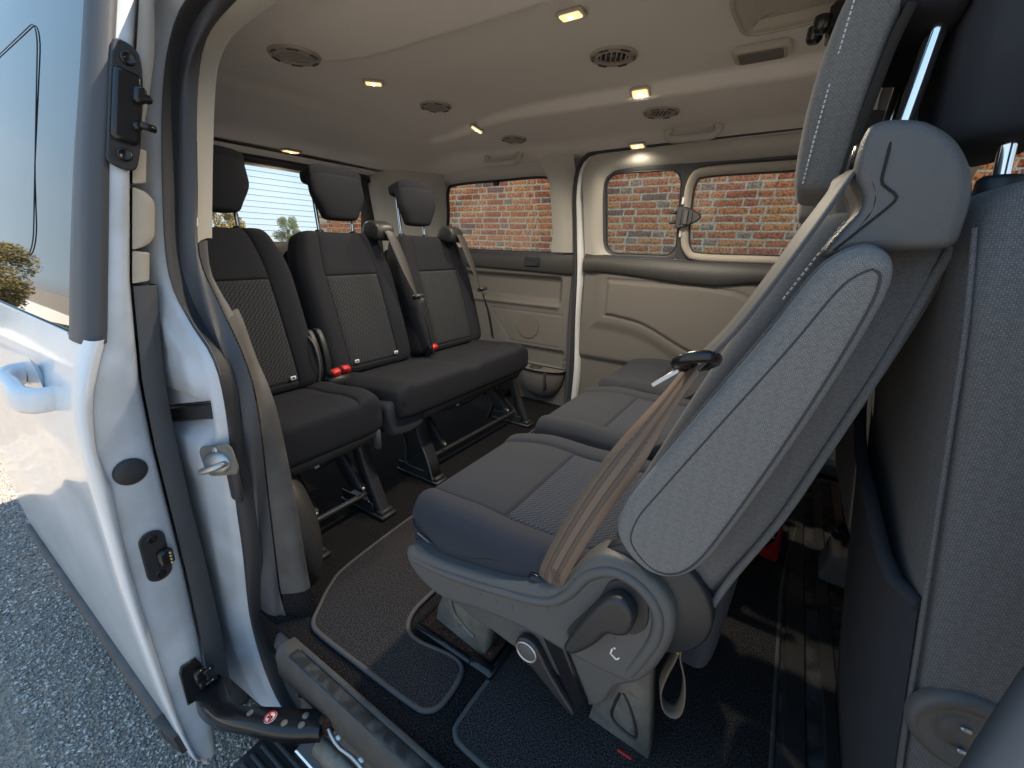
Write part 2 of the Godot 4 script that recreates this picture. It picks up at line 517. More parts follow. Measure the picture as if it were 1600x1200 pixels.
	cell.cellular_return_type = FastNoiseLite.RETURN_DISTANCE
	var di := cell.get_seamless_image(1024, 1024)
	m = mat("gravel", lin(0.56, 0.5, 0.43), 0.9)
	m.albedo_texture = tex(ramp(ci, [[0.0, Color(0.62, 0.62, 0.63)], [0.3, Color(0.72, 0.71, 0.7)], [0.6, Color(0.78, 0.77, 0.76)], [0.8, Color(0.95, 0.93, 0.9)], [1.0, Color(0.7, 0.62, 0.55)]])); tri(m, 1.1, true); nmap(m, normal_of(di, 14.0), 1.0)
	m = mat("chip", Color.WHITE, 0.85, {"vertex_color_use_as_albedo": true})
	m = mat("brick_any", Color.WHITE, 0.92, {"vertex_color_use_as_albedo": true})
	var bs := noise_img(256, 0.05, FastNoiseLite.TYPE_SIMPLEX, 5, 77)
	var bt := tex(ramp(bs, [[0.12, Color(0.42, 0.38, 0.38)], [0.35, Color(0.78, 0.74, 0.72)], [0.6, Color(1, 1, 1)], [0.8, Color(1.0, 0.86, 0.68)]]))
	m.albedo_texture = bt; tri(m, 2.6, true); nmap(m, normal_of(bs, 6.0), 0.8)
	var bc := [lin(0.78, 0.25, 0.075), lin(0.68, 0.185, 0.058), lin(0.8, 0.31, 0.095), lin(0.58, 0.15, 0.055), lin(0.76, 0.28, 0.09), lin(0.3, 0.13, 0.1), lin(0.42, 0.27, 0.17)]
	for i in bc.size():
		m = mat("brick_%d" % i, bc[i], 0.92); m.albedo_texture = bt; tri(m, 2.6, true); nmap(m, normal_of(bs, 6.0) if i == 0 else M["brick_0"].normal_texture, 0.8)
	m = mat("mortar", lin(0.86, 0.68, 0.44), 1.0); m.albedo_texture = tex(ramp(bs, [[0.2, Color(0.8, 0.8, 0.8)], [0.7, Color.WHITE]])); tri(m, 3.0, true); nmap(m, fine_n, 1.0)
	mat("roof_tile", lin(0.25, 0.17, 0.12), 0.9)
	mat("render_wall", lin(0.6, 0.52, 0.42), 0.9)
	mat("white_board", lin(0.72, 0.68, 0.62), 0.7)
	mat("dark_pane", lin(0.03, 0.035, 0.04), 0.1)
	mat("bark", lin(0.09, 0.07, 0.05), 0.95)
	mat("leaf", lin(0.075, 0.1, 0.03), 0.7, {"backlight_enabled": true, "backlight": lin(0.04, 0.06, 0.01)})
	mat("leaf_gold", lin(0.17, 0.13, 0.035), 0.7, {"backlight_enabled": true, "backlight": lin(0.06, 0.05, 0.01)})
	mat("hedge", lin(0.05, 0.075, 0.025), 0.8)
# ---------------------------------------------------------------- the outside
const GY := -0.57

func make_sky() -> PanoramaSkyMaterial:
	var im := Image.create(512, 256, false, Image.FORMAT_RGBF)
	var hz := Color(0.305, 0.37, 0.41)
	var md := Color(0.19, 0.31, 0.44)
	var zn := Color(0.10, 0.21, 0.40)
	for y in 256:
		var el := 90.0 - (y + 0.5) * 180.0 / 256.0
		var c := hz
		if el >= 0: c = hz.lerp(md, sst(-4.0, 24.0, el)).lerp(zn, sst(18.0, 75.0, el))
		else: c = Color(0.3, 0.3, 0.3)
		for x in 512: im.set_pixel(x, y, c)
	# thin high cloud
	var n := FastNoiseLite.new()
	n.seed = 8; n.frequency = 0.9; n.fractal_octaves = 5
	for y in 128:
		var el := deg_to_rad(90.0 - (y + 0.5) * 180.0 / 256.0)
		for x in 512:
			var az := TAU * x / 512.0
			var d := Vector3(cos(el) * cos(az), sin(el) * 3.0, cos(el) * sin(az))
			var v := sst(0.12, 0.6, n.get_noise_3dv(d * 1.4)) * 0.3 * sst(0.03, 0.3, el)
			im.set_pixel(x, y, im.get_pixel(x, y).lerp(Color(0.42, 0.45, 0.48), v))
	var m := PanoramaSkyMaterial.new()
	m.panorama = ImageTexture.create_from_image(im)
	return m

func build_outside() -> void:
	var g := MB.new()
	var rad := [0.0, 4.0, 10.0, 18.0, 24.0, 32.0, 42.0, 52.0, 62.0, 90.0, 400.0]
	var prev := PackedVector3Array()
	for q in rad:
		var row := PackedVector3Array()
		for i in 49: row.append(Vector3(q * cos(TAU * i / 48.0), GY - 4.0 * sst(18.0, 60.0, q), q * sin(TAU * i / 48.0)))
		if prev.size() > 0: g.strip(prev, row)
		prev = row
	var gr := put(g, "ground", "gravel", self)
	gr.set_meta("kind", "structure"); gr.set_meta("label", "grey gravelly asphalt under and around the van"); gr.set_meta("category", "ground")
	# loose chips bedded in the asphalt beside the van
	rng.seed = 71
	var cm := MB.new()
	var ic := [Vector3(1, 0, 0), Vector3(-1, 0, 0), Vector3(0, 0.62, 0), Vector3(0, -0.62, 0), Vector3(0, 0, 1), Vector3(0, 0, -1)]
	ic[0] += Vector3(0, 0.2, 0.25); ic[4] += Vector3(0.2, -0.1, 0); ic[5] += Vector3(-0.3, 0.15, 0.1)
	for t in [[0, 2, 4], [4, 2, 1], [1, 2, 5], [5, 2, 0], [4, 3, 0], [1, 3, 4], [5, 3, 1], [0, 3, 5]]:
		cm.tri(ic[t[0]], ic[t[1]], ic[t[2]], -1)
	cm.fix(0)
	var mm := MultiMesh.new()
	mm.transform_format = MultiMesh.TRANSFORM_3D; mm.use_colors = true
	mm.mesh = cm.mesh(M["chip"])
	var N := 26000
	mm.instance_count = N
	var tint := [Color(0.22, 0.205, 0.19), Color(0.31, 0.29, 0.265), Color(0.42, 0.39, 0.35), Color(0.24, 0.22, 0.2), Color(0.5, 0.47, 0.43), Color(0.33, 0.28, 0.23), Color(0.2, 0.2, 0.21)]
	for i in N:
		var x := 0.0; var z := 0.0
		if i < 17000:
			x = rng.randf_range(-1.3, 0.6); z = rng.randf_range(1.5, 2.12)
		else:
			x = rng.randf_range(-3.6, -1.3); z = rng.randf_range(1.8, 2.7)
		var s := rng.randf_range(0.0028, 0.0068) * (1.0 if i < 17000 else 1.4)
		var b := Basis.from_euler(Vector3(rng.randf() * 0.8, rng.randf() * TAU, rng.randf() * 0.8)).scaled(Vector3(s * rng.randf_range(0.8, 1.4), s, s))
		mm.set_instance_transform(i, Transform3D(b, Vector3(x, GY + s * 0.25, z)))
		mm.set_instance_color(i, tint[rng.randi() % 7] * rng.randf_range(1.1, 1.5))
	var ch := MultiMeshInstance3D.new()
	ch.multimesh = mm; ch.name = "stone_chips"
	gr.add_child(ch, true); ch.set_meta("kind", "stuff")
	brick_house()
	rng.seed = 15
	# things behind the van, seen through the tailgate glass, and those mirrored in the sliding door
	tree(Vector3(-13.2, GY, -4.1), 2.15, 0.75, "leaf_gold", "yellowing bushy tree seen low in the rear window beside the near headrest", "trees outside")
	tree(Vector3(-25.0, GY - 0.4, -13.1), 2.9, 0.8, "leaf", "grey green tree behind the rear window beside the middle headrest", "trees outside")
	tree(Vector3(-13.6, GY, 3.35), 2.0, 0.85, "leaf_gold", "golden green tree mirrored in the sliding door's glass", "trees outside")
	house("bungalow", Vector3(-54, GY - 3.9, -30.0), Vector3(6, 2.9, 12), 1.7, "low tiled bungalow roof far behind the rear window")
	house("bungalow", Vector3(-60, GY - 4.0, 12.5), Vector3(14, 2.2, 9), 1.1, "pale roofed low house mirrored in the sliding door's glass")
	hedge(Vector3(-46, GY - 3.2, 11.5), Vector3(1.5, 1.7, 7), "clipped green hedge in front of the mirrored house")

func brick_house() -> void:
	var t := thing("brick_house", "old red brick wall in Flemish bond close beyond the van's far windows", "building", Vector3(0, GY, -2.0))
	var b := MB.new()
	b.box(Vector3(1.4, 3.0, -0.145), Vector3(13.2, 6.0, 0.3))
	put(b, "wall", "mortar", t)
	var rf := MB.new()
	rf.loft([PackedVector3Array([Vector3(-5.5, 6.0, 0.25), Vector3(-5.5, 6.0, -3.5), Vector3(-5.5, 8.0, -3.5)]), PackedVector3Array([Vector3(8.2, 6.0, 0.25), Vector3(8.2, 6.0, -3.5), Vector3(8.2, 8.0, -3.5)])])
	put(rf, "roof", "roof_tile", t)
	# bricks: stretcher and header, three worn shapes of each
	rng.seed = 404
	var shapes := []
	for L in [0.215, 0.102]:
		var row := []
		for v in 4:
			var m := MB.new()
			var h := 0.05
			var j := func(q: float) -> float: return rng.randf_range(-q, q)
			var nx := 5 if L > 0.15 else 3
			var ring0 := PackedVector3Array(); var ring1 := PackedVector3Array(); var ring2 := PackedVector3Array()
			var o := []
			for i in nx: o.append(Vector2(-L / 2 + L * i / (nx - 1), -h / 2))
			for i in nx: o.append(Vector2(L / 2 - L * i / (nx - 1), h / 2))
			for q in o:
				var d := Vector2(j.call(0.0035), j.call(0.0035))
				var p: Vector2 = q + d
				ring0.append(Vector3(p.x, p.y, -0.03)); ring1.append(Vector3(p.x, p.y, 0.004 + j.call(0.0015)))
				ring2.append(Vector3(p.x - signf(p.x) * 0.004, p.y - signf(p.y) * 0.0045, 0.0095 + j.call(0.0025)))
			m.strip(ring0, ring1, true, 1); m.strip(ring1, ring2, true, 2)
			var c := Vector3(j.call(0.02), j.call(0.008), 0.0105)
			for i in ring2.size(): m.tri(c, ring2[i], ring2[(i + 1) % ring2.size()], 2)
			m.fix(0)
			row.append(m)
		shapes.append(row)
	var made := {}
	var view := [Rect2(-2.85, 0.80, 1.72, 0.78), Rect2(-0.85, 0.80, 1.75, 0.74), Rect2(1.72, 1.25, 0.34, 0.3)]
	var rest := []
	var cnt := 0
	var rows := int(5.95 / 0.0615)
	for r in rows:
		var y := 0.035 + r * 0.0615
		var x := -5.18 + (0.0 if r % 2 == 0 else 0.17) + rng.randf_range(-0.02, 0.02)
		var hd := r % 2 == 1
		while x < 7.9:
			var L := 0.102 if hd else 0.215
			var c := Vector3(x + L / 2, y + rng.randf_range(-0.002, 0.002), rng.randf_range(-0.002, 0.002))
			var k := 1 if hd else 0
			var ti := rng.randi() % 5
			var dice := rng.randf()
			if hd and dice < 0.2: ti = 6
			elif dice < 0.06: ti = 5
			var seen := false
			for q in view:
				if (q as Rect2).has_point(Vector2(c.x, c.y + GY)): seen = true
			var v := rng.randi() % 4
			var rot := rng.randf_range(-0.008, 0.008)
			if seen and cnt < 300:
				cnt += 1
				var key := "%d_%d_%d" % [k, v, ti]
				if not made.has(key): made[key] = shapes[k][v].mesh(M["brick_%d" % ti])
				var o := MeshInstance3D.new()
				o.mesh = made[key]; o.name = "brick"
				t.add_child(o, true)
				o.position = c; o.rotation.z = rot
			else: rest.append([k, v, c, ti, rot])
			x += L + 0.0125 + rng.randf_range(-0.002, 0.003)
			hd = not hd
	for k in 2:
		var here := rest.filter(func(e): return e[0] == k)
		var mm := MultiMesh.new()
		mm.transform_format = MultiMesh.TRANSFORM_3D; mm.use_colors = true
		mm.mesh = shapes[k][0].mesh(M["brick_any"])
		mm.instance_count = here.size()
		for i in here.size():
			var e: Array = here[i]
			mm.set_instance_transform(i, Transform3D(Basis(Vector3.BACK, e[4]), e[2]))
			mm.set_instance_color(i, M["brick_%d" % e[3]].albedo_color.srgb_to_linear())
		var o := MultiMeshInstance3D.new()
		o.multimesh = mm; o.name = "more_bricks"; t.add_child(o, true)
		o.set_meta("kind", "stuff")

func tree(at: Vector3, h: float, r: float, leaf: String, label: String, group: String) -> void:
	var t := thing("garden_tree", label, "tree", at, group)
	var b := MB.new()
	b.tube(curve(P3([0, 0, 0, 0.05, h * 0.25, 0.02, -0.03, h * 0.5, 0.05, 0.04, h * 0.8, 0]), 8), 0.09, 7)
	for i in 7:
		var a := rng.randf() * TAU
		var y0 := h * rng.randf_range(0.3, 0.65)
		b.tube(curve(P3([0, y0, 0, cos(a) * r * 0.4, y0 + h * 0.12, sin(a) * r * 0.4, cos(a) * r * 0.75, y0 + h * 0.2, sin(a) * r * 0.75]), 5), 0.03, 5)
	put(b, "trunk", "bark", t)
	var c := MB.new()
	var cl := []
	for i in 26:
		var a := rng.randf() * TAU
		var e := rng.randf_range(-0.8, 1.0)
		cl.append([Vector3(cos(a) * r * sqrt(1 - e * e * 0.8), h * 0.62 + e * h * 0.36, sin(a) * r * sqrt(1 - e * e * 0.8)) * Vector3(0.8, 1, 0.8), r * rng.randf_range(0.22, 0.42)])
	for q in cl:
		for i in 420:
			var d := Vector3(rng.randfn(), rng.randfn(), rng.randfn()).normalized() * pow(rng.randf(), 0.4) * float(q[1])
			var p: Vector3 = q[0] + d
			var s := rng.randf_range(0.022, 0.05)
			var u := Vector3(rng.randfn(), rng.randfn(), rng.randfn()).normalized()
			var w := u.cross(Vector3(rng.randfn(), rng.randfn(), rng.randfn())).normalized()
			c.quad(p - u * s, p - w * s * 0.5, p + u * s, p + w * s * 0.5, -1)
	put(c, "crown", leaf, t).set_meta("kind", "stuff")

func house(called: String, at: Vector3, s: Vector3, rise: float, label: String) -> void:
	var t := thing(called, label, "house", at, "houses behind the van")
	var b := MB.new()
	b.box(Vector3(0, s.y / 2, 0), s)
	put(b, "wall", "render_wall", t)
	var r := MB.new()
	var h := s * 0.5 + Vector3(0.4, 0, 0.4)
	r.loft([PackedVector3Array([Vector3(-h.x, s.y, -h.z), Vector3(-h.x, s.y, h.z), Vector3(-h.x + 0.5, s.y + rise, 0)]), PackedVector3Array([Vector3(h.x, s.y, -h.z), Vector3(h.x, s.y, h.z), Vector3(h.x - 0.5, s.y + rise, 0)])])
	put(r, "roof", "white_board" if s.x > 12 else "roof_tile", t)
	for i in 3:
		var w := MB.new()
		w.box(Vector3(s.x * 0.5 + 0.02, s.y * 0.6, s.z * (-0.3 + 0.3 * i)), Vector3(0.06, 0.9, 1.1), 0.01)
		put(w, "window", "dark_pane", t)
	for i in 4:
		var w := MB.new()
		w.box(Vector3(s.x * (-0.36 + 0.24 * i), s.y * 0.6, -s.z * 0.5 - 0.02), Vector3(1.3, 0.9, 0.06), 0.01)
		put(w, "window", "dark_pane", t)

func hedge(at: Vector3, s: Vector3, label: String) -> void:
	var t := thing("hedge", label, "hedge", at)
	var b := MB.new()
	for i in 4200:
		var p := Vector3(rng.randf_range(-0.5, 0.5) * s.x, rng.randf_range(0, 1) * s.y, rng.randf_range(-0.5, 0.5) * s.z)
		var u := Vector3(rng.randfn(), rng.randfn(), rng.randfn()).normalized() * 0.07
		var w := u.cross(Vector3(rng.randfn(), rng.randfn(), rng.randfn())).normalized() * 0.05
		b.quad(p - u, p - w, p + u, p + w, -1)
	put(b, "foliage", "hedge", t).set_meta("kind", "stuff")
	var st := MB.new()
	for i in 8: st.tube(P3([(i - 3.5) * s.x / 8, 0, 0, (i - 3.5) * s.x / 8 + 0.03, s.y * 0.7, 0.02]), 0.02, 5)
	put(st, "stems", "bark", t).set_meta("kind", "stuff")
# ---------------------------------------------------------------- the van body
func zf(y: float) -> float: return 0.28 * maxf(y - 0.834, 0.0)                 # far wall, leaning in above the waist
func zn(z0: float, y: float) -> float: return z0 - 0.25 * maxf(y - 0.834, 0.0)
func far_pt(q: Vector2, off := 0.0) -> Vector3: return Vector3(q.x, q.y, zf(q.y) + off)
func far_loop(o: PackedVector2Array, off: float) -> PackedVector3Array:
	var r := PackedVector3Array()
	for q in o: r.append(far_pt(q, off))
	return r
func grow(o: PackedVector2Array, d: float) -> PackedVector2Array:
	var n := o.size()
	var r := PackedVector2Array()
	var ar := 0.0
	for i in n: ar += o[i].cross(o[(i + 1) % n])
	var sg := 1.0 if ar > 0 else -1.0
	for i in n:
		var e := (o[(i + 1) % n] - o[(i + n - 1) % n]).normalized()
		r.append(o[i] + Vector2(e.y, -e.x) * d * sg)
	return r
# outline of a rectangle with as many points as an inner loop, point for point on the same rays
func outer_of(inn: PackedVector2Array, x0: float, y0: float, x1: float, y1: float) -> PackedVector2Array:
	var c := Vector2.ZERO
	for q in inn: c += q
	c /= inn.size()
	var r := PackedVector2Array()
	for q in inn:
		var d := q - c
		var tx := ((x1 - c.x) if d.x > 0 else (x0 - c.x)) / (d.x if absf(d.x) > 1e-5 else 1e-5)
		var ty := ((y1 - c.y) if d.y > 0 else (y0 - c.y)) / (d.y if absf(d.y) > 1e-5 else 1e-5)
		r.append(c + d * minf(tx, ty))
	return r
func soft_win(pts: Array) -> PackedVector2Array: return loop2(P2(pts), 4)

func roof_y(x: float, z: float) -> float:
	# raised centre panel between two creases that spread towards the rear
	var sp := sst(0.0, -0.62, x)
	var zn_c := 1.205 + 0.17 * sp
	var zf_c := 0.64 - 0.17 * sp
	var up := (1.0 - sst(zn_c - 0.004, zn_c + 0.026, z)) * sst(zf_c - 0.03, zf_c + 0.004, z)
	up *= sst(-0.62, -0.56, x)
	var y := 1.306 + 0.034 * up
	y -= 0.053 * (1.0 - sst(-0.95, -0.6, x))
	y += 0.006 * exp(-pow((z - 0.85) / 0.5, 2.0)) - 0.012 * up * sst(0.3, -0.3, x)
	# towards the side walls
	y -= 0.03 * sst(1.42, 1.6, z) + (0.042 - 0.02 * x) * sst(0.27, 0.09, z) * sst(-1.1, -0.6, x)
	return y
func roof_at(x: float, z: float, turn := 0.0) -> Transform3D:      # on the headliner, y pointing up out of it
	var up := Vector3(-(roof_y(x + 0.03, z) - roof_y(x - 0.03, z)) / 0.06, 1.0, -(roof_y(x, z + 0.03) - roof_y(x, z - 0.03)) / 0.06).normalized()
	var ux := Vector3(1, -up.x / up.y, 0).normalized()
	return Transform3D(Basis(ux, up, ux.cross(up)) * Basis(Vector3.UP, turn), Vector3(x, roof_y(x, z), z))

func build_body() -> void:
	var t := thing("van_body", "white passenger van opened at its side, beige headliner and grey trim inside", "van", Vector3(0.5, GY, 0.85))
	var O := t.position
	var b := MB.new()
	# floor and shell
	b.box(Vector3(0.45, -0.06, 0.85), Vector3(3.5, 0.12, 1.75))
	put(b, "floor", "carpet", t, O)
	b = MB.new()
	for q in [[1.088, 0.04], [1.15, 0.028], [1.21, 0.028]]:
		b.prism(rrect(q[0] - q[1] * 0.5, 0.12, q[0] + q[1] * 0.5, 1.55, 0.01, 2), Transform3D(Basis(Vector3.RIGHT, Vector3.BACK, Vector3.DOWN), Vector3(0, 0.012, 0)), 0.012, 0.003)
	put(b, "floor_rail", "trim_dark", t, O)
	b = MB.new()
	b.box(Vector3(1.25, 0.003, 0.85), Vector3(0.4, 0.006, 1.5), 0.002)
	put(b, "floor_cover", "tread_rubber", t, O)
	b = MB.new()
	b.grid(func(u, v): return Vector3(u, roof_y(u, v), v), -1.27, 1.9, 150, 0.10, 1.605, 110)
	put(b, "headliner", "headliner", t, O)
	b = MB.new()
	var rr := []
	for x in [-1.38, 1.8]: rr.append(PackedVector3Array([Vector3(x, 1.345, 0.06), Vector3(x, 1.375, 0.3), Vector3(x, 1.385, 0.85), Vector3(x, 1.375, 1.4), Vector3(x, 1.345, 1.64), Vector3(x, 1.365, 1.62), Vector3(x, 1.42, 1.4), Vector3(x, 1.44, 0.85), Vector3(x, 1.42, 0.3), Vector3(x, 1.365, 0.08)]))
	b.loft(rr)
	put(b, "roof", "paint", t, O)
	far_side(t, O)
	rear_end(t, O)
	near_pillar(t, O)
	front_end(t, O)
	roof_fittings(t, O)
	sill_and_step(t, O)
	rear_wheel(t, O)

func far_side(t: Node3D, O: Vector3) -> void:
	# ---- moulded quarter panel with its pocket, speaker field and cup holder shelf
	var b := MB.new()
	var dent := func(x: float, y: float) -> float:
		var z := 0.0
		# long map pocket: sunk, with a rolled lower lip
		var px: float = sst(-0.80, -0.74, x) * (1.0 - sst(-0.135, -0.105, x))
		z -= 0.035 * px * sst(0.572, 0.60, y) * (1.0 - sst(0.70, 0.728, y))
		z += 0.012 * px * exp(-pow((y - 0.562) / 0.012, 2.0))
		# speaker field: shallow groove outline
		var sl := -0.44 - 0.12 * sst(0.33, 0.52, y)
		var dx: float = minf(x - sl, -0.10 - x); var dy: float = minf(y - 0.335, 0.518 - y)
		var d: float = minf(dx, dy)
		if d > -0.02: z -= 0.004 * exp(-pow(d / 0.004, 2.0))
		# recess above the cup holder, then the shelf below standing out
		var bx: float = sst(-0.42, -0.36, x) * (1.0 - sst(-0.085, -0.065, x))
		z -= 0.02 * bx * sst(0.20, 0.225, y) * (1.0 - sst(0.30, 0.33, y))
		return z
	b.grid(func(u, v): return Vector3(u, v, dent.call(u, v) + 0.004 * sst(0.0, 1.0, v)), -1.2, -0.03, 190, 0.0, 0.765, 130)
	put(b, "quarter_panel", "trim_grey", t, O)
	b = MB.new()   # cup holder shelf: a rounded bin that narrows downwards
	var rings := []
	for q in [[0.215, 1.0], [0.22, 1.0], [0.19, 0.99], [0.13, 0.9], [0.08, 0.72], [0.05, 0.5], [0.035, 0.3]]:
		var r := PackedVector3Array()
		for i in 25:
			var a := PI * i / 24.0
			r.append(Vector3(-0.2 - 0.15 * q[1] * cos(a), q[0] - 0.02 * (1 - cos(a)) * 0.0, 0.004 + 0.10 * q[1] * pow(sin(a), 0.7)))
		rings.append(r)
	b.loft(rings)
	put(b, "cup_holder", "trim_grey", t, O)
	b = MB.new()
	b.lathe(P2([0.036, 0.0, 0.036, 0.006, 0.031, 0.006, 0.029, 0.002, 0.001, 0.002]), Transform3D(Basis(), Vector3(-0.22, 0.2165, 0.045)), 20)
	b.box(Vector3(-0.135, 0.16, 0.085), Vector3(0.016, 0.1, 0.03), 0.005)
	put(b, "cup_ring", "trim_dark", t, O)
	b = MB.new()
	b.prism(loop2(P2([-0.385, 0.435, -0.352, 0.49, -0.31, 0.507, -0.265, 0.49, -0.24, 0.435, -0.262, 0.385, -0.31, 0.366, -0.36, 0.385]), 5), Transform3D(Basis(), Vector3(0, 0, 0.0025)), 0.004, 0.001)
	put(b, "speaker_grille", "trim_mesh", t, O)
	for yy in [0.288, 0.258]:
		b = MB.new()
		b.box(Vector3(-0.053, yy, 0.004), Vector3(0.036, 0.018, 0.006), 0.002)
		put(b, "label_plate", "trim_mesh", t, O)
	b = MB.new()
	b.box(Vector3(-0.72, 0.08, 0.05), Vector3(0.66, 0.2, 0.16), 0.05)
	put(b, "wheel_arch", "carpet", t, O)
	# ---- dark waist rail
	b = MB.new()
	var sec := func(x: float, y0: float, y1: float) -> PackedVector3Array:
		return PackedVector3Array([Vector3(x, y0, -0.01), Vector3(x, y0, 0.012), Vector3(x, y0 + 0.012, 0.02), Vector3(x, (y0 + y1) * 0.5, 0.022), Vector3(x, y1 - 0.014, 0.018), Vector3(x, y1, 0.004), Vector3(x, y1, -0.012)])
	b.loft([sec.call(-1.15, 0.75, 0.842), sec.call(-0.9, 0.75, 0.842), sec.call(-0.2, 0.738, 0.842), sec.call(-0.12, 0.735, 0.846), sec.call(-0.032, 0.734, 0.848)])
	put(b, "waist_rail", "trim_dark", t, O)
	b = MB.new()
	b.box(Vector3(-0.29, 0.79, 0.02), Vector3(0.1, 0.05, 0.012), 0.006)
	b.box(Vector3(-0.29, 0.785, 0.026), Vector3(0.075, 0.032, 0.008), 0.004)
	put(b, "belt_guide", "plastic_black", t, O)
	# ---- quarter window
	var win := soft_win([-0.70, 0.842, -0.30, 0.842, -0.195, 0.85, -0.172, 0.90, -0.164, 1.05, -0.166, 1.16, -0.21, 1.2, -0.48, 1.199, -0.78, 1.192, -0.855, 1.165, -0.885, 1.05, -0.925, 0.915, -0.90, 0.855])
	var outer := outer_of(win, -1.13, 0.80, -0.05, 1.285)
	b = MB.new()
	b.strip(far_loop(outer, 0.0), far_loop(grow(win, 0.03), 0.004), true, 0)
	b.strip(far_loop(grow(win, 0.03), 0.004), far_loop(grow(win, 0.012), -0.01), true, 0)
	b.strip(far_loop(grow(win, 0.012), -0.01), far_loop(grow(win, 0.004), -0.035), true, 0)
	put(b, "quarter_window_trim", "trim_light", t, O)
	b = MB.new()
	b.strip(far_loop(grow(win, 0.008), -0.033), far_loop(grow(win, -0.006), -0.04), true, 0)
	b.strip(far_loop(grow(win, -0.006), -0.04), far_loop(grow(win, -0.006), -0.052), true, 0)
	put(b, "window_rubber", "rubber", t, O)
	b = MB.new()
	pane(b, grow(win, 0.015), -0.046)
	put(b, "quarter_window", "glass", t, O)
	b = MB.new()
	b.box(Vector3(-0.5, 1.185, 0.07), Vector3(0.035, 0.022, 0.02), 0.005)
	put(b, "aerial_clip", "plastic_black", t, O)
	# ---- C pillar cover: a soft light column beside the far door
	b = MB.new()
	var prv := PackedVector3Array()
	for i in 15:
		var y: float = lerp(0.848, 1.30, i / 14.0)
		var fl := sst(1.16, 1.30, y)
		var row := PackedVector3Array()
		for j in 13:
			var f := j / 12.0
			var x: float = lerp(-0.165 - 0.02 * sst(0.95, 0.84, y) - 0.05 * fl, -0.022, f)
			row.append(Vector3(x, y, zf(y) + 0.004 + 0.02 * sin(PI * clampf(f, 0.0, 1.0)) + 0.02 * fl))
		if i > 0: b.strip(prv, row)
		prv = row
	put(b, "pillar_cover", "trim_light", t, O)
	# ---- the far door's rubber seal and the white metal edge behind it
	var path := curve(P3([-0.008, 0.0, 0.03, -0.006, 0.25, 0.022, -0.02, 0.5, 0.02, -0.028, 0.75, 0.022, -0.034, 0.95, 0.05, -0.026, 1.12, 0.1, 0.0, 1.222, 0.128, 0.06, 1.272, 0.14, 0.2, 1.28, 0.142, 0.6, 1.29, 0.145, 1.08, 1.3, 0.147]), 60)
	b = MB.new(); b.tube(path, 0.0105, 8)
	put(b, "door_seal", "rubber", t, O)
	b = MB.new()
	var e1 := PackedVector3Array(); var e2 := PackedVector3Array(); var e3 := PackedVector3Array()
	for i in 46:
		var q: Vector3 = path[i]
		var y := q.y
		var w := 0.012 + 0.006 * sin(y * 9.0) if y < 1.1 else 0.006
		e1.append(q + Vector3(0.008, 0, -0.006)); e2.append(q + Vector3(0.010 + w, 0, -0.012)); e3.append(q + Vector3(0.012 + w, 0, -0.05))
	b.strip(e1, e2); b.strip(e2, e3)
	put(b, "door_aperture_edge", "paint", t, O)
	# dark inner return along the pillar foot
	b = MB.new()
	b.loft([PackedVector3Array([Vector3(-0.034, 0.0, 0.0), Vector3(-0.034, 0.0, 0.03), Vector3(-0.012, 0.0, 0.03), Vector3(-0.012, 0.0, 0.0)]), PackedVector3Array([Vector3(-0.05, 0.5, 0.0), Vector3(-0.05, 0.5, 0.022), Vector3(-0.024, 0.5, 0.022), Vector3(-0.024, 0.5, 0.0)]), PackedVector3Array([Vector3(-0.05, 0.74, 0.0), Vector3(-0.05, 0.74, 0.016), Vector3(-0.03, 0.74, 0.016), Vector3(-0.03, 0.74, 0.0)])])
	put(b, "pillar_return", "seal_trim", t, O)
	# outer skin behind the trim, with the same window cut out
	b = MB.new()
	b.strip(far_loop(outer_of(win, -1.42, 0.80, -0.02, 1.40), -0.09), far_loop(grow(win, 0.03), -0.075), true, 0)
	b.quad(Vector3(-1.42, -0.2, -0.12), Vector3(-0.02, -0.2, -0.12), Vector3(-0.02, 0.80, -0.09), Vector3(-1.42, 0.80, -0.09))
	b.quad(Vector3(-0.02, 1.29, 0.03), Vector3(1.8, 1.29, 0.03), Vector3(1.8, 1.40, 0.05), Vector3(-0.02, 1.40, 0.05))
	b.quad(Vector3(-0.02, 1.29, 0.03), Vector3(1.8, 1.29, 0.03), Vector3(1.8, 1.3, 0.14), Vector3(-0.02, 1.3, 0.14))
	b.quad(Vector3(-0.02, -0.2, -0.1), Vector3(1.2, -0.2, -0.1), Vector3(1.2, 0.0, -0.01), Vector3(-0.02, 0.0, -0.01))
	put(b, "side_skin", "paint", t, O)

func pane(b: MB, o: PackedVector2Array, off: float) -> void:
	var idx := Geometry2D.triangulate_polygon(o)
	var i := 0
	while i < idx.size():
		b.tri(far_pt(o[idx[i]], off), far_pt(o[idx[i + 1]], off), far_pt(o[idx[i + 2]], off), 0)
		i += 3

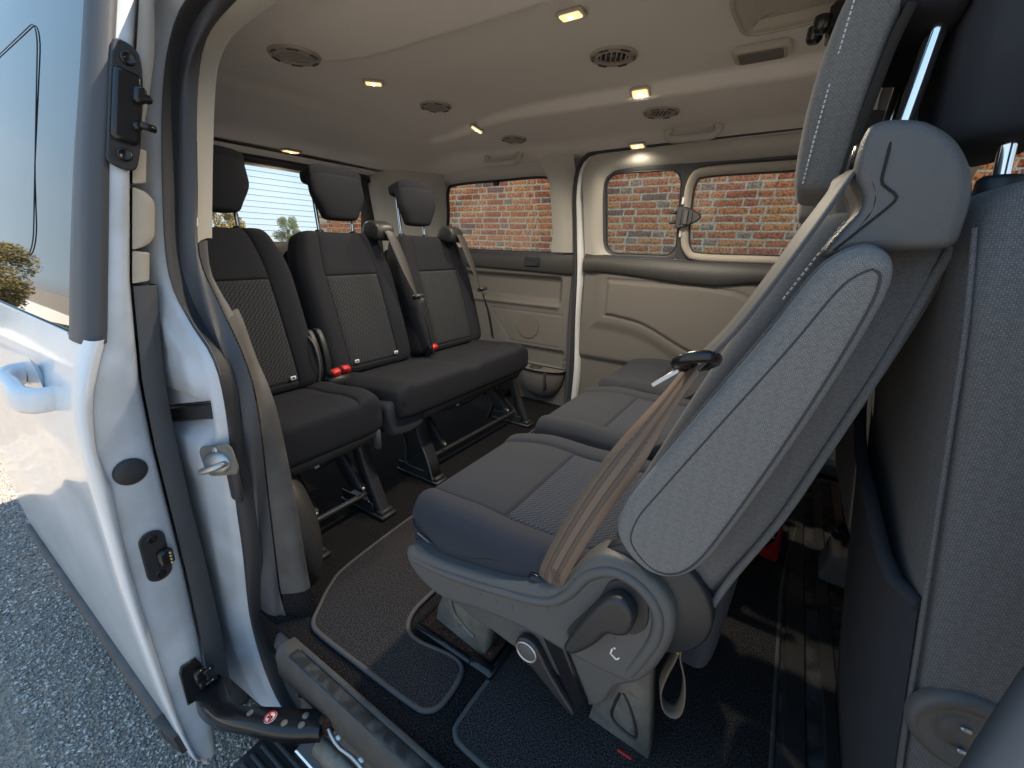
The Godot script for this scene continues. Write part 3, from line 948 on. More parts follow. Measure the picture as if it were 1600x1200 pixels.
func far_door() -> void:
	var t := thing("far_sliding_door", "closed sliding door in the far wall with two panes and grey lower panel", "van door", Vector3(0.58, 0, 0))
	var O := t.position
	var b := MB.new()
	# upper frame: light, round the whole window field
	var fld := soft_win([0.22, 0.838, 0.6, 0.835, 0.98, 0.838, 1.01, 0.86, 1.012, 1.0, 1.01, 1.18, 0.96, 1.213, 0.6, 1.213, 0.22, 1.21, 0.13, 1.19, 0.102, 1.14, 0.098, 1.0, 0.102, 0.89, 0.135, 0.848])
	b.strip(far_loop(outer_of(fld, 0.006, 0.78, 1.1, 1.279), -0.004), far_loop(grow(fld, 0.055), 0.004), true, 0)
	b.strip(far_loop(grow(fld, 0.055), 0.004), far_loop(grow(fld, 0.022), 0.0), true, 0)
	b.strip(far_loop(grow(fld, 0.022), 0.0), far_loop(fld, -0.03), true, 0)
	put(b, "window_surround", "trim_light", t, O)
	# dark carrier frame with the fixed pane at the rear and the sliding one in front
	var w1 := rrect(0.112, 0.852, 0.445, 1.197, 0.055, 6)
	var w2 := soft_win([0.56, 0.866, 0.8, 0.866, 0.95, 0.868, 0.975, 0.90, 0.977, 1.02, 0.975, 1.135, 0.95, 1.165, 0.8, 1.166, 0.55, 1.163, 0.505, 1.14, 0.496, 1.06, 0.497, 0.94, 0.512, 0.885])
	b = MB.new()
	b.strip(far_loop(outer_of(w1, 0.09, 0.835, 0.452, 1.222), -0.026), far_loop(grow(w1, 0.004), -0.026), true, 0)
	b.strip(far_loop(grow(w1, 0.004), -0.026), far_loop(grow(w1, -0.004), -0.04), true, 0)
	b.strip(far_loop(outer_of(w2, 0.447, 0.835, 1.02, 1.222), -0.027), far_loop(grow(w2, 0.034), -0.027), true, 0)
	put(b, "window_carrier", "seal_trim", t, O)
	b = MB.new()
	var wo := grow(w2, 0.036)
	b.strip(far_loop(wo, -0.03), far_loop(grow(w2, 0.033), -0.008), true, 0)
	b.strip(far_loop(grow(w2, 0.033), -0.008), far_loop(grow(w2, 0.024), -0.002), true, 0)
	b.strip(far_loop(grow(w2, 0.024), -0.002), far_loop(grow(w2, 0.008), -0.006), true, 0)
	b.strip(far_loop(grow(w2, 0.008), -0.006), far_loop(w2, -0.02), true, 0)
	b.strip(far_loop(w2, -0.02), far_loop(grow(w2, -0.004), -0.034), true, 0)
	put(b, "sliding_window_frame", "trim_beige", t, O)
	b = MB.new()
	var lp := far_loop(grow(w2, -0.001), -0.018)
	b.tube(lp, 0.0035, 6, true)
	b.tube(far_loop(grow(w2, 0.037), -0.022), 0.004, 6, true)
	b.tube(far_loop(grow(w1, -0.001), -0.028), 0.0028, 6, true)
	put(b, "window_rubber", "rubber", t, O)
	b = MB.new(); pane(b, grow(w1, 0.01), -0.042)
	put(b, "fixed_window", "glass", t, O)
	b = MB.new(); pane(b, grow(w2, 0.006), -0.035)
	put(b, "sliding_window", "glass", t, O)
	# window catch
	b = MB.new()
	var X := Transform3D(Basis(), Vector3(0, 0, zf(1.01) - 0.004))
	b.prism(loop2(P2([0.445, 0.972, 0.445, 1.048, 0.478, 1.052, 0.528, 1.028, 0.542, 1.012, 0.528, 0.994, 0.478, 0.97]), 3), X, 0.016, 0.004)
	b.box(Vector3(0.428, 1.03, zf(1.03) + 0.0), Vector3(0.03, 0.014, 0.014), 0.004)
	b.box(Vector3(0.428, 0.99, zf(0.99) + 0.0), Vector3(0.03, 0.014, 0.014), 0.004)
	var o := put(b, "window_catch", "plastic_black", t, O)
	b = MB.new()
	b.box(Vector3(0.483, 1.011, zf(1.01) + 0.016), Vector3(0.02, 0.06, 0.01), 0.003)
	b.box(Vector3(0.507, 1.011, zf(1.01) + 0.015), Vector3(0.006, 0.046, 0.008), 0.002)
	b.box(Vector3(0.463, 1.011, zf(1.01) + 0.014), Vector3(0.006, 0.06, 0.008), 0.002)
	put(b, "catch_lever", "seal_trim", o, O)
	b = MB.new()
	b.box(Vector3(0.463, 1.075, zf(1.07) - 0.006), Vector3(0.012, 0.03, 0.008), 0.002)
	b.box(Vector3(0.463, 0.945, zf(0.945) - 0.006), Vector3(0.012, 0.03, 0.008), 0.002)
	put(b, "catch_bracket", "steel", o, O)
	# waist rail: dark, tapering away to the front
	b = MB.new()
	var sec := func(x: float, y0: float, y1: float) -> PackedVector3Array:
		return PackedVector3Array([Vector3(x, y0, -0.01), Vector3(x, y0, 0.014), Vector3(x, y0 + 0.012, 0.024), Vector3(x, (y0 + y1) * 0.5, 0.026), Vector3(x, y1 - 0.014, 0.018), Vector3(x, y1, 0.0), Vector3(x, y1, -0.012)])
	var rs := []
	for i in 16:
		var x: float = lerp(0.012, 1.05, i / 15.0)
		rs.append(sec.call(x, 0.758 - 0.03 * sst(0.1, 0.6, x) + 0.03 * pow(sst(0.62, 0.85, x), 1.0), 0.846 - 0.012 * sst(0.06, 0.3, x)))
	b.loft(rs)
	put(b, "waist_rail", "trim_dark", t, O)
	# lower panel with one large raised field, its edge sweeping down to the front
	b = MB.new()
	var field := func(x: float, y: float) -> float:
		var low := 0.553 - 0.012 * sst(0.16, 0.3, x) - 0.13 * sst(0.26, 0.66, x) - 0.1 * sst(0.66, 1.0, x)
		var d := minf(minf(x - 0.145, y - low), 0.722 - 0.015 * sst(0.55, 0.75, x) - 0.1 * sst(0.7, 0.95, x) - y)
		var z := 0.008 * sst(-0.004, 0.012, d) - 0.008 * exp(-pow((d + 0.004) / 0.005, 2.0))
		z += 0.012 * sst(-0.09, -0.03, d)
		z -= 0.02 * sst(0.33, 0.29, y)
		return z
	b.grid(func(u, v): return Vector3(u, v, field.call(u, v) - 0.006), 0.012, 1.12, 180, 0.0, 0.785, 120)
	put(b, "lower_panel", "trim_grey", t, O)
	b = MB.new()
	b.strip(far_loop(outer_of(fld, 0.0, -0.2, 1.14, 1.3), -0.075), far_loop(grow(fld, 0.01), -0.06), true, 0)
	put(b, "outer_skin", "paint", t, O)
	# what shows below the seats at the foot of the door
	b = MB.new()
	b.box(Vector3(0.7, 0.035, 0.03), Vector3(1.1, 0.07, 0.08), 0.015)
	put(b, "door_foot", "trim_grey", t, O)

func rear_end(t: Node3D, O: Vector3) -> void:
	var b := MB.new()
	# header rail over the tailgate and the far D pillar cover
	b.grid(func(u, v): return Vector3(lerpf(-1.15, -1.262, u), 1.245 - 0.012 * u - 0.01 * u * u, lerpf(0.1, 1.6, v)), 0, 1, 6, 0, 1, 20)
	put(b, "rear_header", "headliner", t, O)
	b = MB.new()
	var prv := PackedVector3Array()
	for i in 21:
		var y: float = lerp(0.0, 1.262, i / 20.0)
		var row := PackedVector3Array()
		for j in 15:
			var f := j / 14.0
			var a := f * PI * 0.5
			var r := 0.16
			# from the quarter window round to the tailgate opening
			var zc := zf(y)
			var x := lerpf(-0.93 + 0.1 * sst(0.9, 1.2, y), -1.25, 1.0 - cos(a)) if true else 0.0
			var z := zc + lerpf(0.0, 0.235 - zc * 0.4, sin(a) * 0.25 + 0.75 * pow(f, 1.6))
			row.append(Vector3(x, y, z + 0.002))
		if i > 0: b.strip(prv, row)
		prv = row
	put(b, "rear_pillar_cover", "trim_light", t, O)
	b = MB.new()
	for i in 2:
		var zz := 1.6 if i == 0 else 1.69
		b.grid(func(u, v): return Vector3(lerpf(-1.25, -0.24, u), v, zn(1.70, v) - 0.0 - 0.06 * sst(0.08, 0.0, u)), 0, 1, 20, 0.0, 1.3, 12)
		break
	put(b, "near_quarter_trim", "trim_grey", t, O)
	b = MB.new()   # near outer skin behind the open door
	b.grid(func(u, v): return Vector3(lerpf(-1.4, -0.16, u), v, zn(1.81, v)), 0, 1, 8, -0.25, 1.38, 14)
	put(b, "near_side_skin", "paint", t, O)
	# tailgate seal
	var loop := PackedVector3Array()
	for q in rrect(0.235, 0.05, 1.465, 1.232, 0.13, 7): loop.append(Vector3(-1.245, q.y, q.x))
	b = MB.new(); b.tube(loop, 0.016, 8, true)
	put(b, "tailgate_seal", "rubber", t, O)

func tailgate() -> void:
	var t := thing("tailgate", "closed tailgate with wide heated rear window behind the last seat row", "tailgate", Vector3(-1.3, 0, 0.85))
	var O := t.position
	var win := rrect(0.322, 0.86, 1.378, 1.196, 0.07, 7)
	var X := func(o: PackedVector2Array, x: float) -> PackedVector3Array:
		var r := PackedVector3Array()
		for q in o: r.append(Vector3(x + 0.1 * (q.y - 1.0), q.y, q.x))
		return r
	var b := MB.new()
	b.strip(X.call(outer_of(win, 0.20, 0.0, 1.5, 1.25), -1.265), X.call(grow(win, 0.025), -1.268), true, 0)
	b.strip(X.call(grow(win, 0.025), -1.268), X.call(win, -1.30), true, 0)
	put(b, "window_surround", "trim_dark", t, O)
	b = MB.new()
	b.strip(X.call(outer_of(win, 0.06, -0.25, 1.64, 1.37), -1.36), X.call(grow(win, 0.02), -1.325), true, 0)
	put(b, "outer_skin", "paint", t, O)
	b = MB.new()
	b.grid(func(u, v): return Vector3(-1.272, lerpf(1.19, 1.232, v), lerpf(0.3, 1.4, u)), 0, 1, 4, 0, 1, 4)
	put(b, "upper_trim", "trim_light", t, O)
	b = MB.new()
	var g: PackedVector3Array = X.call(grow(win, 0.01), -1.31)
	var c := Vector3.ZERO
	for q in g: c += q
	c /= g.size()
	for i in g.size(): b.tri(c, g[i], g[(i + 1) % g.size()])
	var w := put(b, "rear_window", "glass", t, O)
	for i in 12:
		b = MB.new()
		var y := 0.885 + i * 0.0262
		b.tube(P3([-1.306 + 0.1 * (y - 1.0), y, 0.33, -1.306 + 0.1 * (y - 1.0), y, 0.85, -1.306 + 0.1 * (y - 1.0), y, 1.37]), 0.0011, 5)
		put(b, "heater_wire", "wire", w, O)

# curves down the near C pillar, from the cabin outwards
func pil(a: Array, ext: Array) -> PackedVector3Array:
	var p := PackedVector3Array()
	for i in range(ext.size() / 3 - 1, -1, -1): p.append(Vector3(ext[i * 3], ext[i * 3 + 1], ext[i * 3 + 2]))
	p.append_array(P3(a))
	return curve(p, 110)

func near_pillar(t: Node3D, O: Vector3) -> void:
	var c0 := pil([-0.01, 1.268, 1.55, -0.11, 1.236, 1.562, -0.145, 1.149, 1.581, -0.105, 0.852, 1.655, -0.095, 0.789, 1.66, -0.031, 0.732, 1.66, 0.007, 0.64, 1.66, 0.056, 0.537, 1.66, 0.077, 0.327, 1.66, 0.082, 0.116, 1.66, 0.095, -0.02, 1.66], [0.1, 1.276, 1.548, 0.5, 1.282, 1.547, 1.2, 1.285, 1.547])
	var c1 := pil([-0.005, 1.272, 1.579, -0.1, 1.232, 1.59, -0.12, 1.135, 1.615, -0.09, 0.96, 1.658, -0.063, 0.841, 1.688, -0.013, 0.753, 1.69, 0.049, 0.653, 1.69, 0.067, 0.549, 1.69, 0.045, 0.329, 1.69, 0.03, 0.186, 1.69, 0.02, 0.06, 1.69, 0.035, 0.0, 1.692, 0.045, -0.04, 1.695], [0.1, 1.282, 1.576, 0.5, 1.288, 1.575, 1.2, 1.29, 1.575])
	var c2 := pil([-0.03, 1.274, 1.604, -0.115, 1.23, 1.616, -0.141, 1.132, 1.641, -0.111, 0.958, 1.684, -0.078, 0.817, 1.715, -0.034, 0.722, 1.715, 0.033, 0.655, 1.715, 0.052, 0.554, 1.715, 0.04, 0.343, 1.715, 0.024, 0.201, 1.715, -0.036, -0.023, 1.715, -0.003, -0.174, 1.715, 0.031, -0.251, 1.715, 0.082, -0.279, 1.715], [0.1, 1.286, 1.602, 0.5, 1.294, 1.6, 1.2, 1.296, 1.6])
	var c3 := pil([-0.06, 1.272, 1.63, -0.118, 1.221, 1.643, -0.136, 1.124, 1.667, -0.107, 0.956, 1.71, -0.073, 0.806, 1.74, -0.023, 0.726, 1.74, 0.045, 0.663, 1.74, 0.051, 0.561, 1.74, 0.009, 0.344, 1.74, -0.009, 0.202, 1.74, -0.042, -0.005, 1.74, -0.03, -0.145, 1.74, 0.006, -0.23, 1.74, 0.05, -0.262, 1.74], [0.1, 1.29, 1.628, 0.5, 1.3, 1.626, 1.2, 1.302, 1.626])
	var mix := func(a: PackedVector3Array, b: PackedVector3Array, f: float, out: float) -> PackedVector3Array:
		var r := PackedVector3Array()
		for i in a.size(): r.append(a[i].lerp(b[i], f) + Vector3(0.35, 0, 0.94) * out)
		return r
	var part := func(a: PackedVector3Array, y0: float, y1: float) -> PackedVector3Array:
		var r := PackedVector3Array()
		for q in a:
			if q.y >= y0 and q.y <= y1: r.append(q)
		return r
	# light inner strip above the waist
	var b := MB.new()
	var n0 := 0
	while n0 < c0.size() and not (c0[n0].y < 0.852 and c0[n0].x < 0.3): n0 += 1
	var s0 := c0.slice(0, n0); var s1 := c1.slice(0, n0)
	b.strip(mix.call(s0, s1, 0.0, -0.008), mix.call(s0, s1, 0.0, 0.003)); b.strip(mix.call(s0, s1, 0.0, 0.003), mix.call(s0, s1, 0.5, 0.008)); b.strip(mix.call(s0, s1, 0.5, 0.008), mix.call(s0, s1, 1.0, 0.004))
	put(b, "inner_strip", "trim_light", t, O)
	# its dark continuation below
	b = MB.new()
	var l0 := c0.slice(n0 - 1); var l1 := c1.slice(n0 - 1)
	var nf := 0
	while nf < l0.size() and l0[nf].y > 0.748: nf += 1
	var u0 := l0.slice(0, nf + 1); var u1 := l1.slice(0, nf + 1)
	b.strip(mix.call(u0, u1, 0.45, -0.006), mix.call(u0, u1, 0.45, 0.0)); b.strip(mix.call(u0, u1, 0.45, 0.0), mix.call(u0, u1, 0.7, 0.004)); b.strip(mix.call(u0, u1, 0.7, 0.004), mix.call(u0, u1, 1.0, 0.002))
	put(b, "lower_strip", "seal_trim", t, O)
	b = MB.new()   # scuffed plastic foot of the pillar
	var ne := l0.size()
	while ne > nf and l0[ne - 1].y < 0.075: ne -= 1
	var g0 := l0.slice(nf, ne); var g1 := l1.slice(nf, ne)
	b.strip(mix.call(g0, g1, 0.0, -0.012), mix.call(g0, g1, -0.01, -0.004)); b.strip(mix.call(g0, g1, -0.01, -0.004), mix.call(g0, g1, 0.08, 0.003)); b.strip(mix.call(g0, g1, 0.08, 0.003), mix.call(g0, g1, 0.5, 0.005)); b.strip(mix.call(g0, g1, 0.5, 0.005), mix.call(g0, g1, 1.0, 0.001))
	put(b, "pillar_foot", "trim_worn", t, O)
	b = MB.new()
	b.strip(mix.call(l0.slice(ne - 1), l1.slice(ne - 1), 0.0, -0.015), mix.call(l0.slice(ne - 1), l1.slice(ne - 1), 0.05, 0.0)); b.strip(mix.call(l0.slice(ne - 1), l1.slice(ne - 1), 0.05, 0.0), mix.call(l0.slice(ne - 1), l1.slice(ne - 1), 1.0, 0.0))
	put(b, "foot_carpet", "carpet", t, O)
	# broad clip-on seal trim, then the rubber bead outside it
	b = MB.new()
	var pr := PackedVector3Array()
	for k in 7:
		var f := k / 6.0
		var row: PackedVector3Array = mix.call(c1, c2, f, 0.005 + 0.009 * sin(PI * f))
		if k > 0: b.strip(pr, row)
		pr = row
	put(b, "seal_trim", "seal_trim", t, O)
	b = MB.new()
	for k in 9:
		var f := k / 8.0
		var row: PackedVector3Array = mix.call(c2, c3, f, 0.001 + 0.015 * pow(sin(PI * f), 0.7))
		if k > 0: b.strip(pr, row)
		pr = row
	put(b, "seal_bead", "rubber", t, O)
	# white painted jamb, from the bead back behind the door; swelling steps and a rail slot
	var c4 := PackedVector3Array()
	var c5 := PackedVector3Array()
	var n := c3.size()
	for i in n:
		var q := c3[i]
		var h := zn(1.768, q.y)
		if q.x > 0.08 and q.y > 1.0:                       # along the roof edge: outwards
			c4.append(q + Vector3(0, 0.02, 0.03)); c5.append(q + Vector3(0, 0.07, 0.045))
		else:
			var k := sst(0.08, -0.08, q.x) if q.y > 1.15 else 1.0
			c4.append(Vector3(q.x - 0.075 * k, q.y + 0.02 * (1.0 - k), h).lerp(q, 0.12)); c5.append(Vector3(q.x - 0.24 * k, q.y + 0.07 * (1.0 - k), h + 0.008))
	b = MB.new()
	var rows := [c3]
	for k in range(1, 26):
		var f := k / 25.0
		var r := PackedVector3Array()
		for i in n:
			var q := c3[i].lerp(c4[i], f / 0.4) if f < 0.4 else c4[i].lerp(c5[i], (f - 0.4) / 0.6)
			var y := q.y
			var d := 0.0
			if q.x < 0.12 and y < 1.2:
				d += 0.006 * sst(0.0, 0.12, f)
				d -= 0.006 * sst(0.1, 0.2, f) * (1.0 - sst(0.655, 0.675, y)) * sst(0.64, 0.655, y)   # fold above the rail
				d -= 0.03 * sst(0.16, 0.24, f) * sst(0.495, 0.505, y) * (1.0 - sst(0.562, 0.575, y))     # rail slot
				d += 0.004 * sst(0.36, 0.43, y) * (1.0 - sst(0.44, 0.475, y)) * sst(0.1, 0.3, f)
				d += 0.006 * sst(0.95, 1.02, y) * sst(0.0, 0.3, f)
				d -= 0.014 * sst(1.04, 1.12, y) * sst(0.25, 0.5, f)
			r.append(q + Vector3(0.2, 0, 0.98) * d)
		rows.append(r)
	for k in 25: b.strip(rows[k], rows[k + 1])
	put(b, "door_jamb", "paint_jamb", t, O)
	b = MB.new()   # painted cover plate above the slot
	var pl := func(x0: float, x1: float, y0: float, y1: float, z: float, r: float, d: float, sl := 0.2) -> MB:
		var m := MB.new()
		m.prism(rrect(x0, y0, x1, y1, r, 4), Transform3D(Basis(Vector3(0.97, sl, -0.14).normalized(), Vector3(-sl, 0.97, 0.0).normalized(), Vector3(0.14, 0, 0.99).normalized()), Vector3(0, 0, z)), d, 0.003)
		return m
	b = pl.call(0.03, 0.23, 0.555, 0.602, 1.766, 0.014, 0.012, 0.24)
	for i in b.p.size(): b.p[i] += Vector3(-0.042, -0.012, 0.0)
	var rco := put(b, "rail_cover", "paint_jamb", t, O)
	b = MB.new()
	var rl := PackedVector3Array()
	for q in rrect(0.029, 0.554, 0.231, 0.603, 0.015, 4): rl.append(Transform3D(Basis(Vector3(0.97, 0.24, -0.14).normalized(), Vector3(-0.24, 0.97, 0.0).normalized(), Vector3(0.14, 0, 0.99).normalized()), Vector3(0, 0, 1.766)) * Vector3(q.x, q.y, 0.0095) + Vector3(-0.042, -0.012, 0.0))
	b.tube(rl, 0.0011, 5, true)
	put(b, "cover_gap", "seam", rco, O)
	b = pl.call(-0.05, 0.14, 0.513, 0.545, 1.753, 0.004, 0.012, 0.24)
	for i in b.p.size(): b.p[i] += Vector3(0.01, 0.005, 0.0)
	put(b, "door_rail", "trim_dark", t, O)
	# striker
	b = MB.new()
	var sx := Transform3D(Basis(Vector3(0.94, 0.28, -0.2).normalized(), Vector3(-0.3, 0.95, 0.0).normalized(), Vector3(0.2, 0.05, 0.97).normalized()), Vector3(0.036, 0.458, 1.764))
	b.prism(rrect(-0.052, -0.032, 0.052, 0.032, 0.018, 5), sx, 0.004, 0.0015)
	var st := put(b, "striker_plate", "steel_worn", t, O)
	b = MB.new()
	b.lathe(P2([0.001, 0.014, 0.012, 0.013, 0.02, 0.008, 0.024, 0.004, 0.024, 0.0]), sx * Transform3D(Basis(Vector3.RIGHT, PI / 2).scaled(Vector3(1.6, 1, 1)), Vector3(-0.01, -0.006, 0.004)), 18)
	b.tube(curve(P3([-0.02, -0.018, 0.004, -0.016, -0.016, 0.022, 0.005, -0.008, 0.027, 0.028, 0.002, 0.022, 0.032, 0.003, 0.004]), 14), 0.006, 8)
	for i in range(b.p.size() - 14 * 8 * 6, b.p.size()):
		pass
	var tb := MB.new()
	tb.tube(curve(P3([-0.03, -0.014, 0.004, -0.026, -0.013, 0.024, 0.0, -0.01, 0.03, 0.026, -0.006, 0.024, 0.03, -0.005, 0.004]), 16), 0.0065, 8)
	b = MB.new()
	b.lathe(P2([0.001, 0.014, 0.012, 0.013, 0.02, 0.008, 0.024, 0.004, 0.024, 0.0]), sx * Transform3D(Basis(Vector3.RIGHT, PI / 2).scaled(Vector3(1.6, 1, 1)), Vector3(-0.002, -0.004, 0.004)), 18)
	for i in tb.p.size(): tb.p[i] = sx * tb.p[i]
	b.join(tb)
	put(b, "striker_loop", "steel", st, O)
	b = MB.new()
	b.lathe(P2([0.0075, 0.0, 0.0075, 0.003, 0.005, 0.004, 0.0005, 0.003]), sx * Transform3D(Basis(Vector3.RIGHT, PI / 2), Vector3(0.004, 0.022, 0.004)), 14)
	put(b, "bolt", "steel", st, O)
	b = MB.new()
	b.box(Vector3(0.05, 0.4, 1.752), Vector3(0.035, 0.075, 0.014), 0.006)
	put(b, "jamb_buffer", "rubber", t, O)
	b = MB.new()   # wheel arch lining swelling into the cabin behind the foot
	var wr := []
	for i in 15:
		var a := PI * i / 14.0
		var ring := PackedVector3Array()
		for j in 24: ring.append(Vector3(-0.155 + 0.18 * sin(a) * cos(TAU * j / 24.0), 0.11 + 0.23 * sin(a) * sin(TAU * j / 24.0), 1.60 - 0.08 * cos(a)))
		wr.append(ring)
	b.loft(wr)
	put(b, "wheel_arch", "trim_dark", t, O)

func front_end(t: Node3D, O: Vector3) -> void:
	var b := MB.new()
	# near B pillar with its seal (only its rear edge enters the picture)
	var a := curve(P3([1.082, -0.05, 1.745, 1.085, 0.35, 1.748, 1.09, 0.62, 1.75, 1.108, 0.834, 1.745, 1.138, 1.1, 1.67, 1.168, 1.29, 1.61]), 30)
	var pts := [Vector2(0, 0), Vector2(0.004, 0.012), Vector2(0.016, 0.02), Vector2(0.03, 0.018), Vector2(0.034, 0.0), Vector2(0.034, -0.02), Vector2(0, -0.02)]
	var sw := func(path: PackedVector3Array, prof: Array) -> MB:
		var m := MB.new()
		var rs := []
		for q in path:
			var r := PackedVector3Array()
			for s in prof: r.append(q + Vector3(s.x, 0, s.y))
			rs.append(r)
		m.loft(rs)
		return m
	b = sw.call(a, pts)
	put(b, "pillar_seal", "pillar_strip", t, O)
	b = sw.call(a, [Vector2(0.034, 0.015), Vector2(0.045, 0.035), Vector2(0.12, 0.04), Vector2(0.12, -0.03), Vector2(0.034, -0.03)])
	put(b, "near_middle_pillar", "pillar_grey", t, O)
	b = MB.new()   # far B pillar cover
	var prv := PackedVector3Array()
	for i in 12:
		var y: float = lerp(0.0, 1.3, i / 11.0)
		var row := PackedVector3Array()
		for j in 9:
			var f := j / 8.0
			row.append(Vector3(lerpf(1.09, 1.3, f) , y, zf(y) + 0.005 + 0.03 * pow(sin(PI * f), 0.6)))
		if i > 0: b.strip(prv, row)
		prv = row
	put(b, "far_middle_pillar", "trim_light", t, O)
	# front doors: far and near, below and above their windows
	for s in 2:
		b = MB.new()
		var w := soft_win([1.38, 0.87, 1.8, 0.87, 2.2, 0.88, 2.16, 1.0, 1.9, 1.17, 1.6, 1.2, 1.36, 1.19, 1.33, 1.02])
		var lo := far_loop(outer_of(w, 1.29, 0.0, 2.4, 1.29), 0.0)
		var li := far_loop(w, -0.01)
		var g := far_loop(grow(w, 0.01), -0.01)
		if s == 1:
			for q in [lo, li, g]:
				pass
			for i in lo.size():
				lo[i].z = 1.76 - lo[i].z; li[i].z = 1.76 - li[i].z; g[i].z = 1.76 - g[i].z
		b.strip(lo, li, true)
		put(b, "front_door", "trim_beige", t, O)
	b = MB.new()
	b.grid(func(u, v): return Vector3(lerpf(2.4, 1.82, v), lerpf(0.82, 1.34, v), lerpf(0.05, 1.7, u)), 0, 1, 4, 0, 1, 4)
	put(b, "windscreen", "glass", t, O)
	b = MB.new()
	b.box(Vector3(2.25, 0.4, 0.87), Vector3(0.4, 0.8, 1.7), 0.05)
	put(b, "dashboard", "trim_dark", t, O)

func roof_fittings(t: Node3D, O: Vector3) -> void:
	# air vents: slotted outer ring, dished face, slats
	for q in [[-0.216, 1.34, 0.06, 20.0], [-0.25, 0.80, 0.055, 15.0], [-0.196, 0.375, 0.055, 10.0], [0.423, 0.866, 0.06, -65.0], [0.446, 0.474, 0.058, -60.0]]:
		var x: float = q[0]; var z: float = q[1]; var r: float = q[2]
		var X := roof_at(x, z)
		var b := MB.new()
		b.lathe(P2([r, 0.004, r, -0.003, r * 0.97, -0.006, r * 0.87, -0.0075, r * 0.81, -0.0055, r * 0.78, -0.004, r * 0.75, -0.007, r * 0.71, -0.009, r * 0.66, -0.008, r * 0.63, 0.0]), X, 36)
		var v := put(b, "air_vent", "vent_plastic", t, O)
		b = MB.new()
		b.lathe(P2([r * 0.66, 0.003, r * 0.66, -0.0008, 0.001, -0.0008]), X, 28)
		put(b, "vent_throat", "gloss_black", v, O)
		for k in 6:
			b = MB.new()
			var a := TAU * k / 6.0 + 0.4
			var arc := PackedVector2Array()
			for i in 7: arc.append(Vector2(cos(a + i * 0.08), sin(a + i * 0.08)) * r * 0.93)
			for i in 7: arc.append(Vector2(cos(a + (6 - i) * 0.08), sin(a + (6 - i) * 0.08)) * r * 0.83)
			b.prism(arc, X * Transform3D(Basis(Vector3.RIGHT, PI / 2), Vector3(0, -0.0058, 0)), 0.003)
			put(b, "vent_slot", "plastic_black", v, O)
		var ang := deg_to_rad(q[3])
		for k in 6:
			b = MB.new()
			var off := (k - 2.5) * r * 0.21
			var half: float = sqrt(maxf(r * r * 0.37 - off * off, 0.0001))
			b.box(Vector3(0, -0.004, off), Vector3(half * 2.0, 0.0068, 0.003), 0.0, X * Transform3D(Basis(Vector3.UP, ang), Vector3.ZERO))
			put(b, "vent_slat", "vent_plastic", v, O)
	# lit roof lamps
	for q in [[-0.25, 1.07, 0.06, PI / 4, 0.3], [-0.25, 0.56, 0.058, PI / 4, 0.3], [0.422, 1.114, 0.062, 0.0, 0.9], [0.423, 0.628, 0.062, 0.0, 1.0], [0.275, 0.165, 0.07, 0.0, 0.12], [-1.11, 0.83, 0.085, PI / 2, 0.3]]:
		var X := roof_at(q[0], q[1], q[3])
		X.origin -= X.basis.y * 0.001
		var D := Transform3D(Basis(Vector3.RIGHT, PI / 2), Vector3.ZERO)     # drawn in x,z; thickness downwards
		var w: float = q[2] * 0.5
		var b := MB.new()
		b.prism(rrect(-w, -w * 0.62, w, w * 0.62, 0.008, 4), X * D, 0.006, 0.002)
		var f := put(b, "ceiling_light", "trim_beige", t, O)
		b = MB.new()
		b.prism(rrect(-w * 0.76, -w * 0.42, w * 0.76, w * 0.42, 0.005, 4), X * D * Transform3D(Basis(), Vector3(0, 0, 0.0062)), 0.003, 0.0012)
		put(b, "lens", "lamp_lens", f, O)
		b = MB.new()
		b.lathe(P2([0.005, 0.0, 0.005, -0.0012, 0.001, -0.0016]), X * Transform3D(Basis(), Vector3(0.0, -0.0095, 0)), 10)
		put(b, "led", "lamp_led", f, O)
		var L := SpotLight3D.new()
		L.spot_angle = 82.0; L.spot_angle_attenuation = 0.6
		L.light_color = Color(1.0, 0.94, 0.84); L.light_energy = LAMP * q[4]; L.light_size = 0.02
		L.spot_range = 4.0; L.spot_attenuation = 2.0; L.shadow_enabled = true
		L.position = X.origin - X.basis.y * 0.016 - O
		L.rotation = Vector3(-PI / 2, 0, 0)
		L.name = "lamp_light"
		t.add_child(L, true)
	# grab handles
	for q in [[-0.374, 1.268, 0.20, 0.217], [0.503, 1.286, 0.25, 0.2]]:
		var x: float = q[0]; var w: float = q[3] * 0.5
		var b := MB.new()
		var z0: float = q[2] + 0.004
		b.tube(curve(P3([x - w + 0.012, q[1] + 0.025, z0 - 0.01, x - w + 0.014, q[1] - 0.002, z0 - 0.002, x - w + 0.034, q[1] - 0.016, z0 + 0.006, x, q[1] - 0.018, z0 + 0.01, x + w - 0.034, q[1] - 0.016, z0 + 0.006, x + w - 0.014, q[1] - 0.002, z0 - 0.002, x + w - 0.012, q[1] + 0.025, z0 - 0.01]), 26), 0.0135, 10, false, 1.1)
		var h := put(b, "grab_handle", "trim_light", t, O)
		for s in [-1.0, 1.0]:
			b = MB.new()
			b.box(Vector3(x + s * (w - 0.014), q[1] + 0.012, z0 - 0.006), Vector3(0.03, 0.03, 0.03), 0.008)
			put(b, "handle_foot", "trim_beige", h, O)
	# overhead bin towards the front, and the slim grille behind it
	var b := MB.new()
	var bin := PackedVector2Array()
	for q in loop2(P2([0.722, 0.97, 0.735, 0.905, 0.80, 0.895, 0.90, 0.905, 1.06, 0.94, 1.06, 1.06, 0.98, 1.14, 0.80, 1.14, 0.735, 1.10, 0.72, 1.04]), 4): bin.append(q)
	var D2 := Transform3D(Basis(Vector3.RIGHT, PI / 2), Vector3(0, 1.332, 0))
